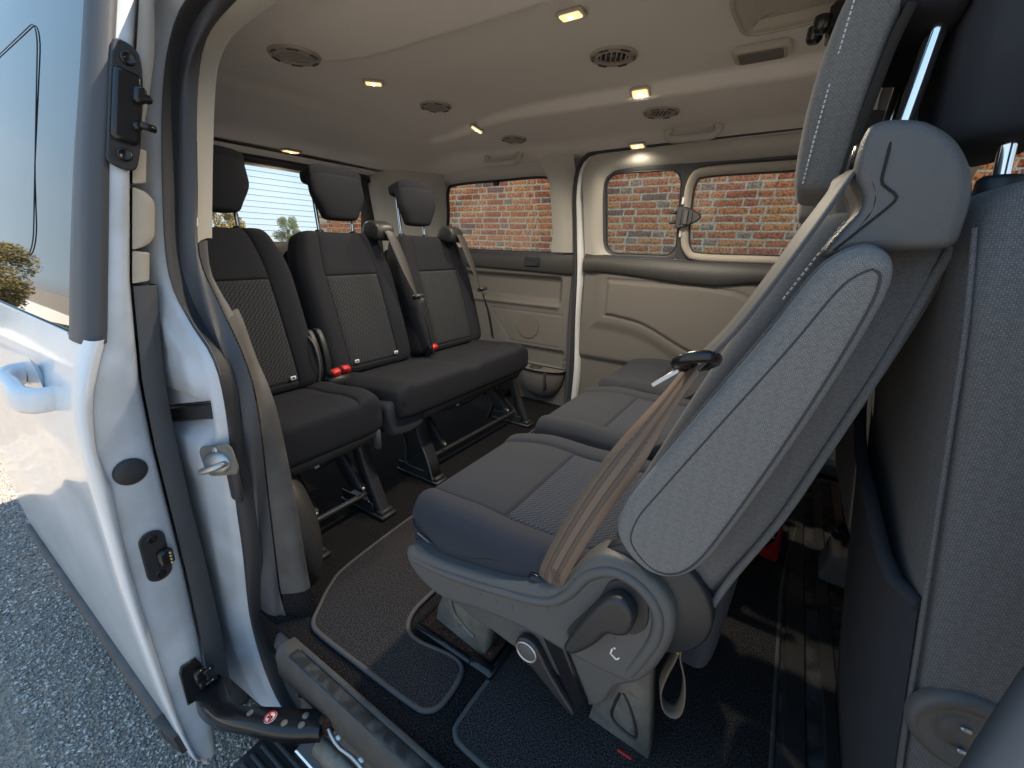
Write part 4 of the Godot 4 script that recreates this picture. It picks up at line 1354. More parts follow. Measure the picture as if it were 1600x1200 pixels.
	var r0 := PackedVector3Array(); var r1 := PackedVector3Array(); var r2 := PackedVector3Array(); var r3 := PackedVector3Array(); var r4 := PackedVector3Array()
	for q in bin: r0.append(Vector3(q.x, 1.345, q.y))
	for q in grow(bin, -0.004): r1.append(Vector3(q.x, 1.318, q.y))
	for q in grow(bin, -0.012): r2.append(Vector3(q.x, 1.315, q.y))
	for q in grow(bin, -0.02): r3.append(Vector3(q.x, 1.322, q.y))
	for q in grow(bin, -0.035): r4.append(Vector3(q.x, 1.329, q.y))
	b.tube(r1, 0.005, 6, true)
	b.strip(r0, r1, true); b.strip(r1, r2, true); b.strip(r2, r3, true); b.strip(r3, r4, true)
	var c := Vector3.ZERO
	for q in r4: c += q
	c /= r4.size()
	for i in r4.size(): b.tri(c, r4[i], r4[(i + 1) % r4.size()], 9)
	var ob := put(b, "roof_console", "trim_beige", t, O)
	b = MB.new()
	b.box(Vector3(0.905, 1.29, 0.94), Vector3(0.05, 0.05, 0.09), 0.008)
	b.lathe(P2([0.014, 0.0, 0.014, -0.02, 0.01, -0.026, 0.001, -0.027]), Transform3D(Basis(), Vector3(0.862, 1.296, 0.93)), 14)
	b.lathe(P2([0.014, 0.0, 0.014, -0.02, 0.01, -0.026, 0.001, -0.027]), Transform3D(Basis(), Vector3(0.872, 1.296, 0.972)), 14)
	put(b, "console_switch", "gloss_black", ob, O)
	b = MB.new()
	b.prism(rrect(0.686, 0.69, 0.81, 0.777, 0.018, 5), Transform3D(Basis(Vector3.RIGHT, PI / 2), Vector3(0, roof_y(0.75, 0.73) + 0.004, 0)), 0.02, 0.006)
	var gl := put(b, "microphone_grille", "trim_beige", t, O)
	b = MB.new()
	b.prism(rrect(0.70, 0.703, 0.796, 0.764, 0.01, 5), Transform3D(Basis(Vector3.RIGHT, PI / 2), Vector3(0, roof_y(0.75, 0.73) - 0.0155, 0)), 0.003, 0.001)
	put(b, "grille_mesh", "trim_mesh", gl, O)
	for q in [[-0.62, 0.6], [-0.62, 0.645], [0.06, 0.32], [0.085, 0.32]]:
		b = MB.new()
		b.lathe(P2([0.0025, 0.0, 0.002, -0.0012, 0.0005, -0.0015]), roof_at(q[0], q[1]), 8)
		put(b, "trim_clip", "clip_white", t, O)

func sill_and_step(t: Node3D, O: Vector3) -> void:
	var b := MB.new()
	var ext := func(prof: Array, x0: float, x1: float) -> MB:
		var m := MB.new()
		var r0 := PackedVector3Array(); var r1 := PackedVector3Array()
		for q in prof: r0.append(Vector3(x0, q[1], q[0])); r1.append(Vector3(x1, q[1], q[0]))
		m.loft([r0, r1])
		return m
	# plastic entry sill: flat tread, rounded nose, drop to the step
	b = ext.call([[1.720, -0.02], [1.720, 0.007], [1.724, 0.008], [1.748, 0.012], [1.757, 0.010], [1.763, 0.003], [1.766, -0.010], [1.767, -0.062], [1.74, -0.07]], 0.115, 1.2)
	put(b, "sill_nose", "sill_plastic", t, O)
	b = ext.call([[1.722, 0.007], [1.723, 0.0145], [1.7255, 0.016], [1.733, 0.016], [1.7345, 0.011]], 0.165, 1.2)
	put(b, "sill_rib", "sill_plastic", t, O)
	b = ext.call([[1.7345, 0.009], [1.7352, 0.0128], [1.751, 0.0142], [1.756, 0.0126], [1.7572, 0.0102]], 0.155, 1.2)
	put(b, "sill_grip", "tread_rubber", t, O)
	b = MB.new()
	b.box(Vector3(0.10, -0.03, 1.715), Vector3(0.10, 0.05, 0.06), 0.015)
	put(b, "sill_corner", "seal_trim", t, O)
	# painted sill below with its rail
	b = ext.call([[1.74, -0.06], [1.755, -0.065], [1.765, -0.10], [1.772, -0.16], [1.78, -0.2], [1.80, -0.215], [1.80, -0.32], [1.7, -0.32], [1.7, -0.06]], 0.19, 1.3)
	put(b, "lower_sill", "seal_trim", t, O)
	b = ext.call([[1.768, -0.118], [1.776, -0.116], [1.792, -0.128], [1.796, -0.142], [1.788, -0.15], [1.768, -0.145]], 0.27, 1.25)
	put(b, "painted_sill_edge", "steel_worn", t, O)
	b = MB.new()
	for x in [0.33, 0.40, 0.44]:
		b.lathe(P2([0.008, 0.0, 0.008, 0.006, 0.001, 0.008]), Transform3D(Basis(Vector3.RIGHT, PI / 2), Vector3(x, -0.075, 1.766)), 10)
	b.tube(curve(P3([0.30, -0.06, 1.772, 0.34, -0.075, 1.777, 0.39, -0.07, 1.775, 0.45, -0.085, 1.776]), 10), 0.004, 6)
	put(b, "sill_fixings", "steel", t, O)
	# side step with ribs
	b = ext.call([[1.78, -0.225], [1.79, -0.213], [1.90, -0.218], [1.925, -0.23], [1.93, -0.26], [1.90, -0.28], [1.78, -0.28]], 0.10, 1.4)
	var st := put(b, "side_step", "plastic_black", t, O)
	for k in 5:
		b = ext.call([[1.80 + k * 0.022, -0.215], [1.802 + k * 0.022, -0.2105], [1.810 + k * 0.022, -0.211], [1.812 + k * 0.022, -0.2155]], 0.115, 1.38)
		put(b, "step_rib", "rubber", st, O)
	b = ext.call([[1.781, -0.218], [1.783, -0.208], [1.795, -0.2085], [1.797, -0.2145]], 0.19, 1.38)
	put(b, "step_strip", "chrome", st, O)
func rear_wheel(t: Node3D, O: Vector3) -> void:
	var X := Transform3D(Basis(Vector3.RIGHT, PI / 2), Vector3(-0.475, -0.235, 1.665))
	var b := MB.new()
	b.lathe(P2([0.2, -0.1, 0.3, -0.105, 0.322, -0.095, 0.333, -0.08, 0.336, -0.052, 0.328, -0.05, 0.328, -0.042, 0.337, -0.04, 0.338, -0.006, 0.329, -0.004, 0.329, 0.004, 0.338, 0.006, 0.337, 0.04, 0.328, 0.042, 0.328, 0.05, 0.336, 0.052, 0.333, 0.08, 0.322, 0.095, 0.3, 0.105, 0.2, 0.1]), X, 64)
	var w := put(b, "rear_wheel", "rubber", t, O)
	b = MB.new()
	for k in 60:
		for s in [-0.066, -0.023, 0.023, 0.066]:
			b.box(Vector3(0, 0.3375, s), Vector3(0.006, 0.004, 0.03), 0.0, Transform3D(Basis(), X.origin) * Transform3D(Basis(Vector3.BACK, TAU * (k + (0.5 if absf(s) > 0.05 else 0.0)) / 60.0) * Basis(Vector3.UP, 0.0), Vector3.ZERO))
	put(b, "tread_blocks", "tread_rubber", w, O).set_meta("kind", "stuff")
	b = MB.new()
	b.lathe(P2([0.0, 0.06, 0.08, 0.07, 0.19, 0.05, 0.2, 0.09, 0.205, 0.1, 0.2, -0.1, 0.0, -0.1]), X, 32)
	put(b, "rim", "steel", w, O)
# ---------------------------------------------------------------- the open sliding door (slid back along the near side)
const ZO := [[-0.36, 1.905], [-0.314, 1.914], [-0.2, 1.926], [-0.087, 1.933], [0.098, 1.938], [0.224, 1.939], [0.366, 1.935], [0.47, 1.932], [0.558, 1.928], [0.60, 1.921], [0.638, 1.910], [0.679, 1.895], [0.70, 1.886], [0.842, 1.855], [1.0, 1.820], [1.22, 1.765], [1.36, 1.73], [1.5, 1.69]]
const FL := [[-0.36, 1.895], [-0.286, 1.908], [-0.169, 1.916], [0.027, 1.918], [0.191, 1.918], [0.327, 1.915], [0.441, 1.907], [0.49, 1.913], [0.52, 1.912], [0.58, 1.903], [0.619, 1.893], [0.662, 1.877], [0.70, 1.861], [0.842, 1.829], [1.0, 1.797], [1.22, 1.742], [1.36, 1.707], [1.5, 1.667]]
const ZI := [[-0.36, 1.868], [-0.19, 1.854], [0.003, 1.844], [0.18, 1.839], [0.486, 1.836], [0.615, 1.83], [0.8, 1.807], [0.982, 1.77], [1.115, 1.741], [1.238, 1.71], [1.36, 1.68], [1.5, 1.645]]
func zo(y: float) -> float: return table(ZO, y)
func zi(y: float) -> float: return table(ZI, y)
func fl(y: float) -> float: return table(FL, y)

func sliding_door() -> void:
	var t := thing("sliding_door", "white sliding door slid open along the near side, seen along its front edge", "van door", Vector3(-0.6, GY, 1.9))
	var O := t.position
	var sweep := func(prof: Callable, y0: float, y1: float, n: int) -> MB:
		var m := MB.new()
		var prev := PackedVector3Array()
		for i in n + 1:
			var y: float = lerp(y0, y1, float(i) / n)
			var row: PackedVector3Array = prof.call(y)
			if i > 0: m.strip(prev, row)
			prev = row
		return m
	# outer skin: swage line at the handle, hem at the front edge, rolled under at the foot
	var skin := func(y: float) -> PackedVector3Array:
		var z := zo(y) - 0.02 * sst(-0.3, -0.34, y)
		var dz := z - fl(y)
		var r := PackedVector3Array()
		for k in 25:
			var x := lerpf(-1.36, -0.10, k / 24.0)
			var d := 0.006 * exp(-pow((y - 0.50 + 0.02 * x) / 0.03, 2.0)) - 0.010 * sst(0.42, 0.34, y) * sst(0.15, 0.3, y) * 0.5
			r.append(Vector3(x, y, z + d * sst(-0.08, -0.2, x)))
		for q in [[-0.09, 0.0], [-0.07, -0.02], [-0.055, -0.12], [-0.048, -0.3], [-0.047, -0.6], [-0.053, -0.85], [-0.06, -1.0]]: r.append(Vector3(q[0], y, z + q[1] * dz))
		return r
	var b: MB = sweep.call(skin, -0.34, 0.705, 60)
	put(b, "outer_skin", "paint", t, O)
	var edge := func(y: float) -> PackedVector3Array:
		var a := fl(y); var c := zi(y)
		var r := PackedVector3Array([Vector3(-0.062, y, a), Vector3(-0.058, y, lerpf(a, c, 0.2)), Vector3(-0.054, y, lerpf(a, c, 0.6)), Vector3(-0.056, y, lerpf(a, c, 0.85)), Vector3(-0.062, y, lerpf(a, c, 0.96)), Vector3(-0.075, y, c - 0.004), Vector3(-0.12, y, c - 0.004), Vector3(-1.3, y, c - 0.004)])
		return r
	b = sweep.call(edge, -0.34, 1.43, 70)
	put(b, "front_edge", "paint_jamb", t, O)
	# black window post and the glass behind it, with the sliding pane's outline
	var post := func(y: float) -> PackedVector3Array:
		var z := zo(y) + 0.001
		var px := -0.155 + 0.04 * sst(0.72, 1.25, y)
		return PackedVector3Array([Vector3(px, y, z - 0.004), Vector3(px + 0.005, y, z), Vector3(lerpf(px, -0.085, 0.5), y, z + 0.002), Vector3(-0.085, y, z + 0.001), Vector3(-0.066, y, z - 0.004), Vector3(-0.055, y, z - 0.016), Vector3(-0.055, y, z - 0.024), Vector3(-0.062, y, z - 0.03)])
	b = sweep.call(post, 0.697, 1.43, 30)
	put(b, "window_post", "seal_trim", t, O)
	var gl := func(y: float) -> PackedVector3Array:
		var r := PackedVector3Array()
		for k in 9: r.append(Vector3(lerpf(-1.36, -0.11, k / 8.0), y, zo(y) - 0.003))
		return r
	b = sweep.call(gl, 0.706, 1.43, 24)
	var g := put(b, "window_glass", "glass_door", t, O)
	b = MB.new()
	var ol := PackedVector3Array()
	for q in rrect(-1.25, 0.83, -0.40, 1.27, 0.06, 6): ol.append(Vector3(q.x, q.y, zo(q.y) - 0.001))
	b.tube(ol, 0.0011, 6, true)
	put(b, "window_rubber", "rubber", g, O)
	b = MB.new()
	b.tube(P3([-1.36, 0.706, zo(0.706) + 0.001, -0.7, 0.706, zo(0.706) + 0.001, -0.15, 0.706, zo(0.706) + 0.001]), 0.003, 6)
	put(b, "waist_seal", "paint", t, O)
	# lining on the cabin side: dark below, beige blocks above, standing past the metal edge
	var lining := func(y: float) -> PackedVector3Array:
		var c := zi(y) - 0.006
		var w := 0.034 + 0.008 * sst(0.4, -0.2, y)
		return PackedVector3Array([Vector3(-0.068, y, c), Vector3(-0.066, y, c - 0.008), Vector3(-0.07, y, c - w), Vector3(-0.078, y, c - w - 0.004), Vector3(-1.25, y, c - w - 0.004)])
	b = sweep.call(lining, -0.22, 0.79, 30)
	put(b, "lower_lining", "door_strip", t, O)
	var cap := func(y0: float, y1: float, w: float, m: String, r: float) -> void:
		var prof := func(y: float) -> PackedVector3Array:
			var c := zi(y) - 0.006
			var e := minf((y - y0) / r, (y1 - y) / r)
			var ww := w * sqrt(clampf(1.0 - pow(1.0 - clampf(e, 0, 1), 2.0), 0.02, 1.0))
			return PackedVector3Array([Vector3(-0.07, y, c), Vector3(-0.068, y, c - ww * 0.3), Vector3(-0.07, y, c - ww * 0.85), Vector3(-0.08, y, c - ww), Vector3(-0.6, y, c - ww)])
		put(sweep.call(prof, y0, y1, 24), "upper_lining", m, t, O)
	cap.call(0.795, 0.85, 0.028, "trim_beige", 0.004)
	cap.call(0.853, 0.955, 0.036, "trim_beige", 0.03)
	cap.call(0.962, 1.02, 0.022, "trim_beige", 0.004)
	cap.call(1.022, 1.33, 0.03, "trim_light", 0.22)
	# fittings on the front edge.  local frame: x across the edge (outwards), y up, z forward
	var fit := func(y: float, f: float) -> Transform3D:
		var a := Vector3(0, y - 0.1, lerpf(fl(y - 0.1), zi(y - 0.1), f)); var c := Vector3(0, y + 0.1, lerpf(fl(y + 0.1), zi(y + 0.1), f))
		var up := (c - a).normalized()
		var out := up.cross(Vector3.RIGHT) * -1.0
		return Transform3D(Basis(out, up, out.cross(up)) if out.cross(up).x > 0 else Basis(-out, up, (-out).cross(up)), Vector3(-0.054, y, lerpf(fl(y), zi(y), f)))
	# upper lock plate
	var X: Transform3D = fit.call(1.075, 0.62)
	b = MB.new()
	b.prism(loop2(P2([-0.018, -0.092, 0.012, -0.095, 0.02, -0.07, 0.022, 0.0, 0.02, 0.06, 0.012, 0.092, -0.014, 0.096, -0.02, 0.07, -0.021, -0.06]), 4), X, 0.006, 0.002)
	var lk := put(b, "upper_lock_plate", "plastic_black", t, O)
	b = MB.new()
	b.box(Vector3(0.0, 0.0, 0.009), Vector3(0.036, 0.11, 0.014), 0.005, X)
	put(b, "lock_housing", "gloss_black", lk, O)
	for s in [-1.0, 1.0]:
		b = MB.new()
		b.lathe(P2([0.0105, 0.0, 0.0105, 0.004, 0.008, 0.006, 0.006, 0.003, 0.001, 0.003]), X * Transform3D(Basis(Vector3.RIGHT, PI / 2), Vector3(0.0, s * 0.074, 0.005)), 16)
		put(b, "screw", "gloss_black", lk, O)
	var sd := -1.0 if (X.basis.x.z > 0) else 1.0      # towards the cabin
	b = MB.new()
	b.box(Vector3(sd * 0.012, 0.022, 0.02), Vector3(0.016, 0.026, 0.02), 0.004, X)
	b.box(Vector3(sd * 0.020, 0.02, 0.024), Vector3(0.016, 0.014, 0.012), 0.004, X)
	b.box(Vector3(sd * 0.012, -0.025, 0.018), Vector3(0.014, 0.014, 0.016), 0.004, X)
	b.tube(curve(P3([X.origin.x + 0.026, 1.05, X.origin.z - 0.008, X.origin.x + 0.029, 1.047, X.origin.z - 0.017, X.origin.x + 0.026, 1.046, X.origin.z - 0.026]), 8), 0.006, 8)
	put(b, "guide_pin", "gloss_black", lk, O)
	# rubber stop
	X = fit.call(0.455, 0.42)
	b = MB.new()
	b.lathe(P2([0.026, 0.0, 0.026, 0.003, 0.022, 0.007, 0.012, 0.009, 0.001, 0.0095]), X * Transform3D(Basis(Vector3.RIGHT, PI / 2), Vector3.ZERO), 28)
	put(b, "round_stop", "rubber", t, O)
	# electric contact block
	X = fit.call(0.262, 0.5)
	b = MB.new()
	b.prism(rrect(-0.021, -0.058, 0.021, 0.058, 0.0205, 6), X, 0.006, 0.002)
	var cb := put(b, "contact_plate", "plastic_black", t, O)
	b = MB.new()
	b.box(Vector3(sd * 0.012, -0.006, 0.012), Vector3(0.026, 0.036, 0.018), 0.005, X)
	put(b, "contact_block", "gloss_black", cb, O)
	for k in 4:
		b = MB.new()
		b.lathe(P2([0.0022, 0.0, 0.0022, 0.004, 0.0005, 0.005]), X * Transform3D(Basis(Vector3.RIGHT, PI / 2), Vector3(sd * 0.018, 0.006 - k * 0.0075, 0.021)), 8)
		put(b, "contact_pin", "brass", cb, O)
	for s in [-1.0, 1.0]:
		b = MB.new()
		b.lathe(P2([0.008, 0.0, 0.008, 0.002, 0.005, 0.001, 0.001, 0.001]), X * Transform3D(Basis(Vector3.RIGHT, PI / 2), Vector3(0, s * 0.042, 0.006)), 14)
		put(b, "screw", "gloss_black", cb, O)
	# lower lock plate
	X = fit.call(-0.085, 0.62)
	b = MB.new()
	b.prism(P2([-0.02, -0.055, 0.012, -0.06, 0.02, -0.045, 0.02, 0.035, 0.012, 0.055, -0.016, 0.056, -0.021, 0.04]), X, 0.007, 0.002)
	var ll := put(b, "lower_lock_plate", "gloss_black", t, O)
	b = MB.new()
	b.box(Vector3(sd * 0.01, 0.012, 0.014), Vector3(0.022, 0.036, 0.018), 0.004, X)
	b.box(Vector3(sd * 0.026, 0.02, 0.022), Vector3(0.022, 0.007, 0.01), 0.002, X)
	b.box(Vector3(sd * 0.026, -0.014, 0.022), Vector3(0.022, 0.007, 0.01), 0.002, X)
	b.box(Vector3(sd * 0.012, -0.014, 0.014), Vector3(0.016, 0.02, 0.014), 0.003, X)
	put(b, "lock_jaw", "gloss_black", ll, O)
	# pull handle on the outer skin
	var hy := 0.588
	var hz := zo(hy)
	b = MB.new()
	b.lathe(P2([0.001, -0.012, 0.03, -0.010, 0.045, -0.004, 0.052, 0.001, 0.055, 0.0015]), Transform3D(Basis(Vector3.RIGHT, PI / 2), Vector3(-0.30, hy + 0.004, hz + 0.001)), 28)
	put(b, "handle_recess", "paint", t, O)
	var hp := curve(P3([-0.40, hy + 0.006, hz + 0.0, -0.395, hy + 0.005, hz + 0.022, -0.36, hy + 0.002, hz + 0.036, -0.30, hy, hz + 0.036, -0.24, hy - 0.004, hz + 0.036, -0.205, hy - 0.006, hz + 0.022, -0.20, hy - 0.006, hz + 0.0]), 30)
	b = MB.new()
	var rings := []
	for i in hp.size():
		var ring := PackedVector3Array()
		var tg := (hp[min(i + 1, 29)] - hp[max(i - 1, 0)]).normalized()
		var up := Vector3(0, 1, -0.22).normalized()
		var nn := tg.cross(up).normalized()
		for j in 16:
			var a := TAU * j / 16.0
			ring.append(hp[i] + up * (0.024 * signf(sin(a)) * pow(absf(sin(a)), 0.7)) + nn * (0.014 * signf(cos(a)) * pow(absf(cos(a)), 0.7)))
		rings.append(ring)
	b.loft(rings)
	var ph := put(b, "pull_handle", "paint", t, O)
	b = MB.new()
	b.box(Vector3(-0.199, hy - 0.006, hz + 0.012), Vector3(0.003, 0.04, 0.026), 0.001)
	b.box(Vector3(-0.402, hy + 0.006, hz + 0.012), Vector3(0.003, 0.04, 0.026), 0.001)
	put(b, "handle_gasket", "rubber", ph, O)
	# rubbing strip along the foot, with its end cap
	b = MB.new()
	var r0 := PackedVector3Array(); var r1 := PackedVector3Array()
	for q in [[-0.255, -0.004], [-0.252, 0.012], [-0.235, 0.018], [-0.205, 0.018], [-0.192, 0.012], [-0.188, -0.004]]:
		r0.append(Vector3(-1.36, q[0], zo(q[0]) + q[1])); r1.append(Vector3(-0.10, q[0], zo(q[0]) + q[1]))
	b.loft([r0, r1])
	put(b, "rubbing_strip", "trim_worn", t, O)
	b = MB.new()
	b.loft([PackedVector3Array([Vector3(-0.12, -0.262, zo(-0.26) - 0.004), Vector3(-0.12, -0.258, zo(-0.26) + 0.02), Vector3(-0.12, -0.185, zo(-0.19) + 0.02), Vector3(-0.12, -0.182, zo(-0.19) - 0.004)]), PackedVector3Array([Vector3(-0.055, -0.268, zo(-0.26) - 0.008), Vector3(-0.055, -0.264, zo(-0.26) + 0.008), Vector3(-0.055, -0.205, zo(-0.2) + 0.008), Vector3(-0.055, -0.202, zo(-0.2) - 0.008)])])
	put(b, "strip_end", "trim_dark", t, O)
	# lower hinge arm reaching to the sill rail
	b = MB.new()
	var ap := curve(P3([-0.06, -0.16, 1.85, 0.03, -0.135, 1.862, 0.10, -0.10, 1.858, 0.18, -0.075, 1.832, 0.25, -0.065, 1.80, 0.29, -0.062, 1.772]), 22)
	rings = []
	for i in ap.size():
		var f := i / 21.0
		var w := 0.03 - 0.010 * sst(0.0, 0.3, f) + 0.006 * sst(0.5, 0.8, f)
		var hh := 0.03 - 0.016 * sst(0.0, 0.4, f)
		var tg := (ap[min(i + 1, 21)] - ap[max(i - 1, 0)]).normalized()
		var sdv := tg.cross(Vector3.UP).normalized()
		var up := sdv.cross(tg)
		var ring := PackedVector3Array()
		for q in [[-1.0, -0.9], [-1.0, 0.6], [-0.85, 1.0], [0.8, 1.0], [1.0, 0.7], [1.05, -0.9]]: ring.append(ap[i] + sdv * (w * q[0]) + up * (hh * q[1]))
		rings.append(ring)
	b.loft(rings)
	var arm := put(b, "hinge_arm", "gloss_black", t, O)
	var top := func(f: float, s: float, lift: float) -> Transform3D:
		var i := int(f * 21)
		var tg := (ap[min(i + 1, 21)] - ap[max(i - 1, 0)]).normalized()
		var sdv := tg.cross(Vector3.UP).normalized()
		var up := sdv.cross(tg)
		var hh := 0.03 - 0.016 * sst(0.0, 0.4, f)
		return Transform3D(Basis(sdv, up, sdv.cross(up)), ap[i] + sdv * s + up * (hh + lift))
	b = MB.new(); b.lathe(P2([0.0125, 0.0, 0.0125, 0.0008, 0.001, 0.0008]), top.call(0.72, 0.0, 0.0003), 24)
	var stk := put(b, "warning_sticker", "sticker_white", arm, O)
	b = MB.new()
	var tx: Transform3D = top.call(0.72, 0.0, 0.0012)
	var ring := PackedVector3Array()
	for i in 24: ring.append(tx * Vector3(cos(TAU * i / 24) * 0.0108, 0.0004, sin(TAU * i / 24) * 0.0108))
	b.tube(ring, 0.0014, 6, true)
	b.box(Vector3(0, 0.0006, 0), Vector3(0.02, 0.001, 0.0026), 0.0, tx * Transform3D(Basis(Vector3.UP, 0.8), Vector3.ZERO))
	put(b, "warning_ring", "red", arm, O)
	b = MB.new()
	b.box(Vector3(0.001, 0.0005, 0.0), Vector3(0.004, 0.001, 0.012), 0.0, tx)
	b.box(Vector3(0.003, 0.0005, -0.002), Vector3(0.01, 0.001, 0.003), 0.0, tx)
	put(b, "warning_figure", "gloss_black", arm, O)
	for q in [[0.58, -0.004], [0.84, 0.008], [0.92, -0.008], [0.95, 0.01]]:
		b = MB.new(); b.lathe(P2([0.0065, 0.0, 0.0065, 0.002, 0.004, 0.003, 0.001, 0.0028]), top.call(q[0], q[1], 0.0), 12)
		put(b, "rivet", "steel_worn", arm, O)
	b = MB.new()
	b.lathe(P2([0.014, -0.02, 0.014, 0.012, 0.008, 0.016, 0.001, 0.016]), Transform3D(Basis(), Vector3(0.295, -0.06, 1.768)), 14)
	put(b, "guide_roller", "rust", arm, O)

# ---------------------------------------------------------------- floor mats
func floor_mats() -> void:
	var shapes := [
		["worn black carpet mat in front of the rear seats, notched round a seat foot", [0.0, 0.2, 0.0, 0.7, 0.003, 1.2, 0.02, 1.5, 0.045, 1.58, 0.085, 1.64, 0.115, 1.676, 0.16, 1.686, 0.30, 1.684, 0.44, 1.68, 0.482, 1.672, 0.50, 1.645, 0.497, 1.59, 0.48, 1.558, 0.44, 1.552, 0.36, 1.566, 0.315, 1.555, 0.292, 1.515, 0.288, 1.45, 0.288, 1.30, 0.29, 0.9, 0.29, 0.2], Vector3(0.2, 0, 1.1)],
		["black carpet mat at the front side of the doorway, piped in grey", [0.545, 0.3, 0.545, 0.8, 0.545, 1.3, 0.543, 1.52, 0.543, 1.64, 0.552, 1.67, 0.59, 1.682, 0.75, 1.684, 0.95, 1.684, 1.03, 1.675, 1.055, 1.64, 1.057, 1.5, 1.057, 0.9, 1.057, 0.3], Vector3(0.8, 0, 1.2)]]
	for s in shapes:
		var t := thing("floor_mat", s[0], "floor mat", s[2], "carpet mats on the van floor")
		var o := loop2(P2(s[1]), 4)
		var b := MB.new()
		b.prism(o, Transform3D(Basis(Vector3.RIGHT, PI / 2), Vector3(0, 0.011, 0)), 0.009, 0.002)
		put(b, "pile", "mat_pile", t, t.position)
		b = MB.new()
		var lp := PackedVector3Array()
		for q in grow(o, -0.003): lp.append(Vector3(q.x, 0.0075, q.y))
		b.tube(lp, 0.0056, 8, true)
		put(b, "piping", "mat_piping", t, t.position)
# ---------------------------------------------------------------- seats
func dashes(path: PackedVector3Array, every: float, r := 0.0011) -> MB:
	var m := MB.new()
	var n := path.size()
	var tot := 0.0
	for i in n - 1: tot += path[i].distance_to(path[i + 1])
	var p := curve(path, max(int(tot / every) * 2 + 1, 5))
	var i := 0
	while i < p.size() - 1:
		m.tube(PackedVector3Array([p[i], p[i].lerp(p[i + 1], 0.5), p[i + 1].lerp(p[i], -0.25)]), r, 5)
		i += 2
	return m

func headrest(t: Node3D, O: Vector3, base: Vector3, up: Vector3, n: Vector3, hw: float, hh: float, th: float, hook: float, cl: String, posts: float, drop: float, kk := 3.2) -> void:
	# base: middle of the plate's foot; n: the way the sitter faces; the roll at its head reaches back over the posts
	var z := Vector3(0, 0, 1)
	var pd := pad(base, up, n, z, hh, func(u): return hw * ((0.66 if kk < 5.0 else 0.8) + (0.34 if kk < 5.0 else 0.2) * sst(0.0, 0.6, u)) , func(u): return th, func(u): return 0.008 * sin(PI * u), 0.0, 0.9, [], 0.07 if kk < 5.0 else 0.03, 26, kk)
	var b: MB = pd[0]; b.join(pd[1])
	var hk := pad(base + up * (hh * 0.95) - n * (hook + th * 0.4), n, up, z, hook + th * 1.2, func(u): return hw * 0.985, func(u): return th * (0.92 + 0.2 * u), func(u): return -th * 0.2 + th * 0.3 * u, 0.0, 0.9, [], 0.04, 22, 4.0)
	if kk < 5.0:
		b.join(hk[0]); b.join(hk[1])
	var h := put(b, "headrest", cl, t, O)
	if kk > 5.0:
		b = hk[0]; b.join(hk[1])
		put(b, "headrest_hook", "cloth_rear", h, O)
	for s in [-1.0, 1.0]:
		b = MB.new()
		var top = base + up * (hh * 0.92) - n * (hook - th * 0.2) + z * (s * posts)
		b.tube(PackedVector3Array([top, top - up * (hh * 0.5), top - up * (hh + drop)]), 0.0066 if kk < 5.0 else 0.0084, 14)
		put(b, "post", "chrome", h, O)
		b = MB.new()
		b.lathe(P2([0.015, -0.004, 0.015, 0.006, 0.012, 0.009, 0.001, 0.009]), Transform3D(Basis(up.cross(z).normalized(), up, z), top - up * (hh + drop - 0.022)), 14)
		put(b, "post_sleeve", "plastic_black", t, O)

func rear_back(t: Node3D, O: Vector3, zc: float, hw: float, hr: float) -> void:
	var z := Vector3(0, 0, 1)
	var s := Vector3(-0.262, 0.965, 0).normalized(); var n := Vector3(0.965, 0.262, 0).normalized()
	var pd := pad(Vector3(-0.375, 0.41, zc), s, n, z, 0.505, func(u): return hw * (1.0 - 0.16 * pow(sst(0.62, 1.0, u), 2.0)) - 0.004, func(u): return 0.066 - 0.02 * u, func(u): return 0.006 * sin(PI * u), 0.016, 0.56, [0.06, 0.69], 0.07, 46, 5.0)
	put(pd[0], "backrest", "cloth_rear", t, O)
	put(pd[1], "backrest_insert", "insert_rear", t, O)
	var b := MB.new()
	var cen := Vector3(-0.375, 0.41, zc) + s * 0.25 - n * 0.066
	b.prism(rrect(-hw + 0.02, -0.24, hw - 0.02, 0.22, 0.06, 5), Transform3D(Basis(z, s, z.cross(s)), cen), 0.008, 0.002)
	put(b, "back_panel", "plastic_black", t, O)
	headrest(t, O, Vector3(-0.475, 0.943, zc + hr), Vector3(-0.10, 0.995, 0).normalized(), Vector3(0.995, 0.10, 0).normalized(), 0.104, 0.148, 0.027, 0.036, "cloth_rear", 0.07, 0.05)

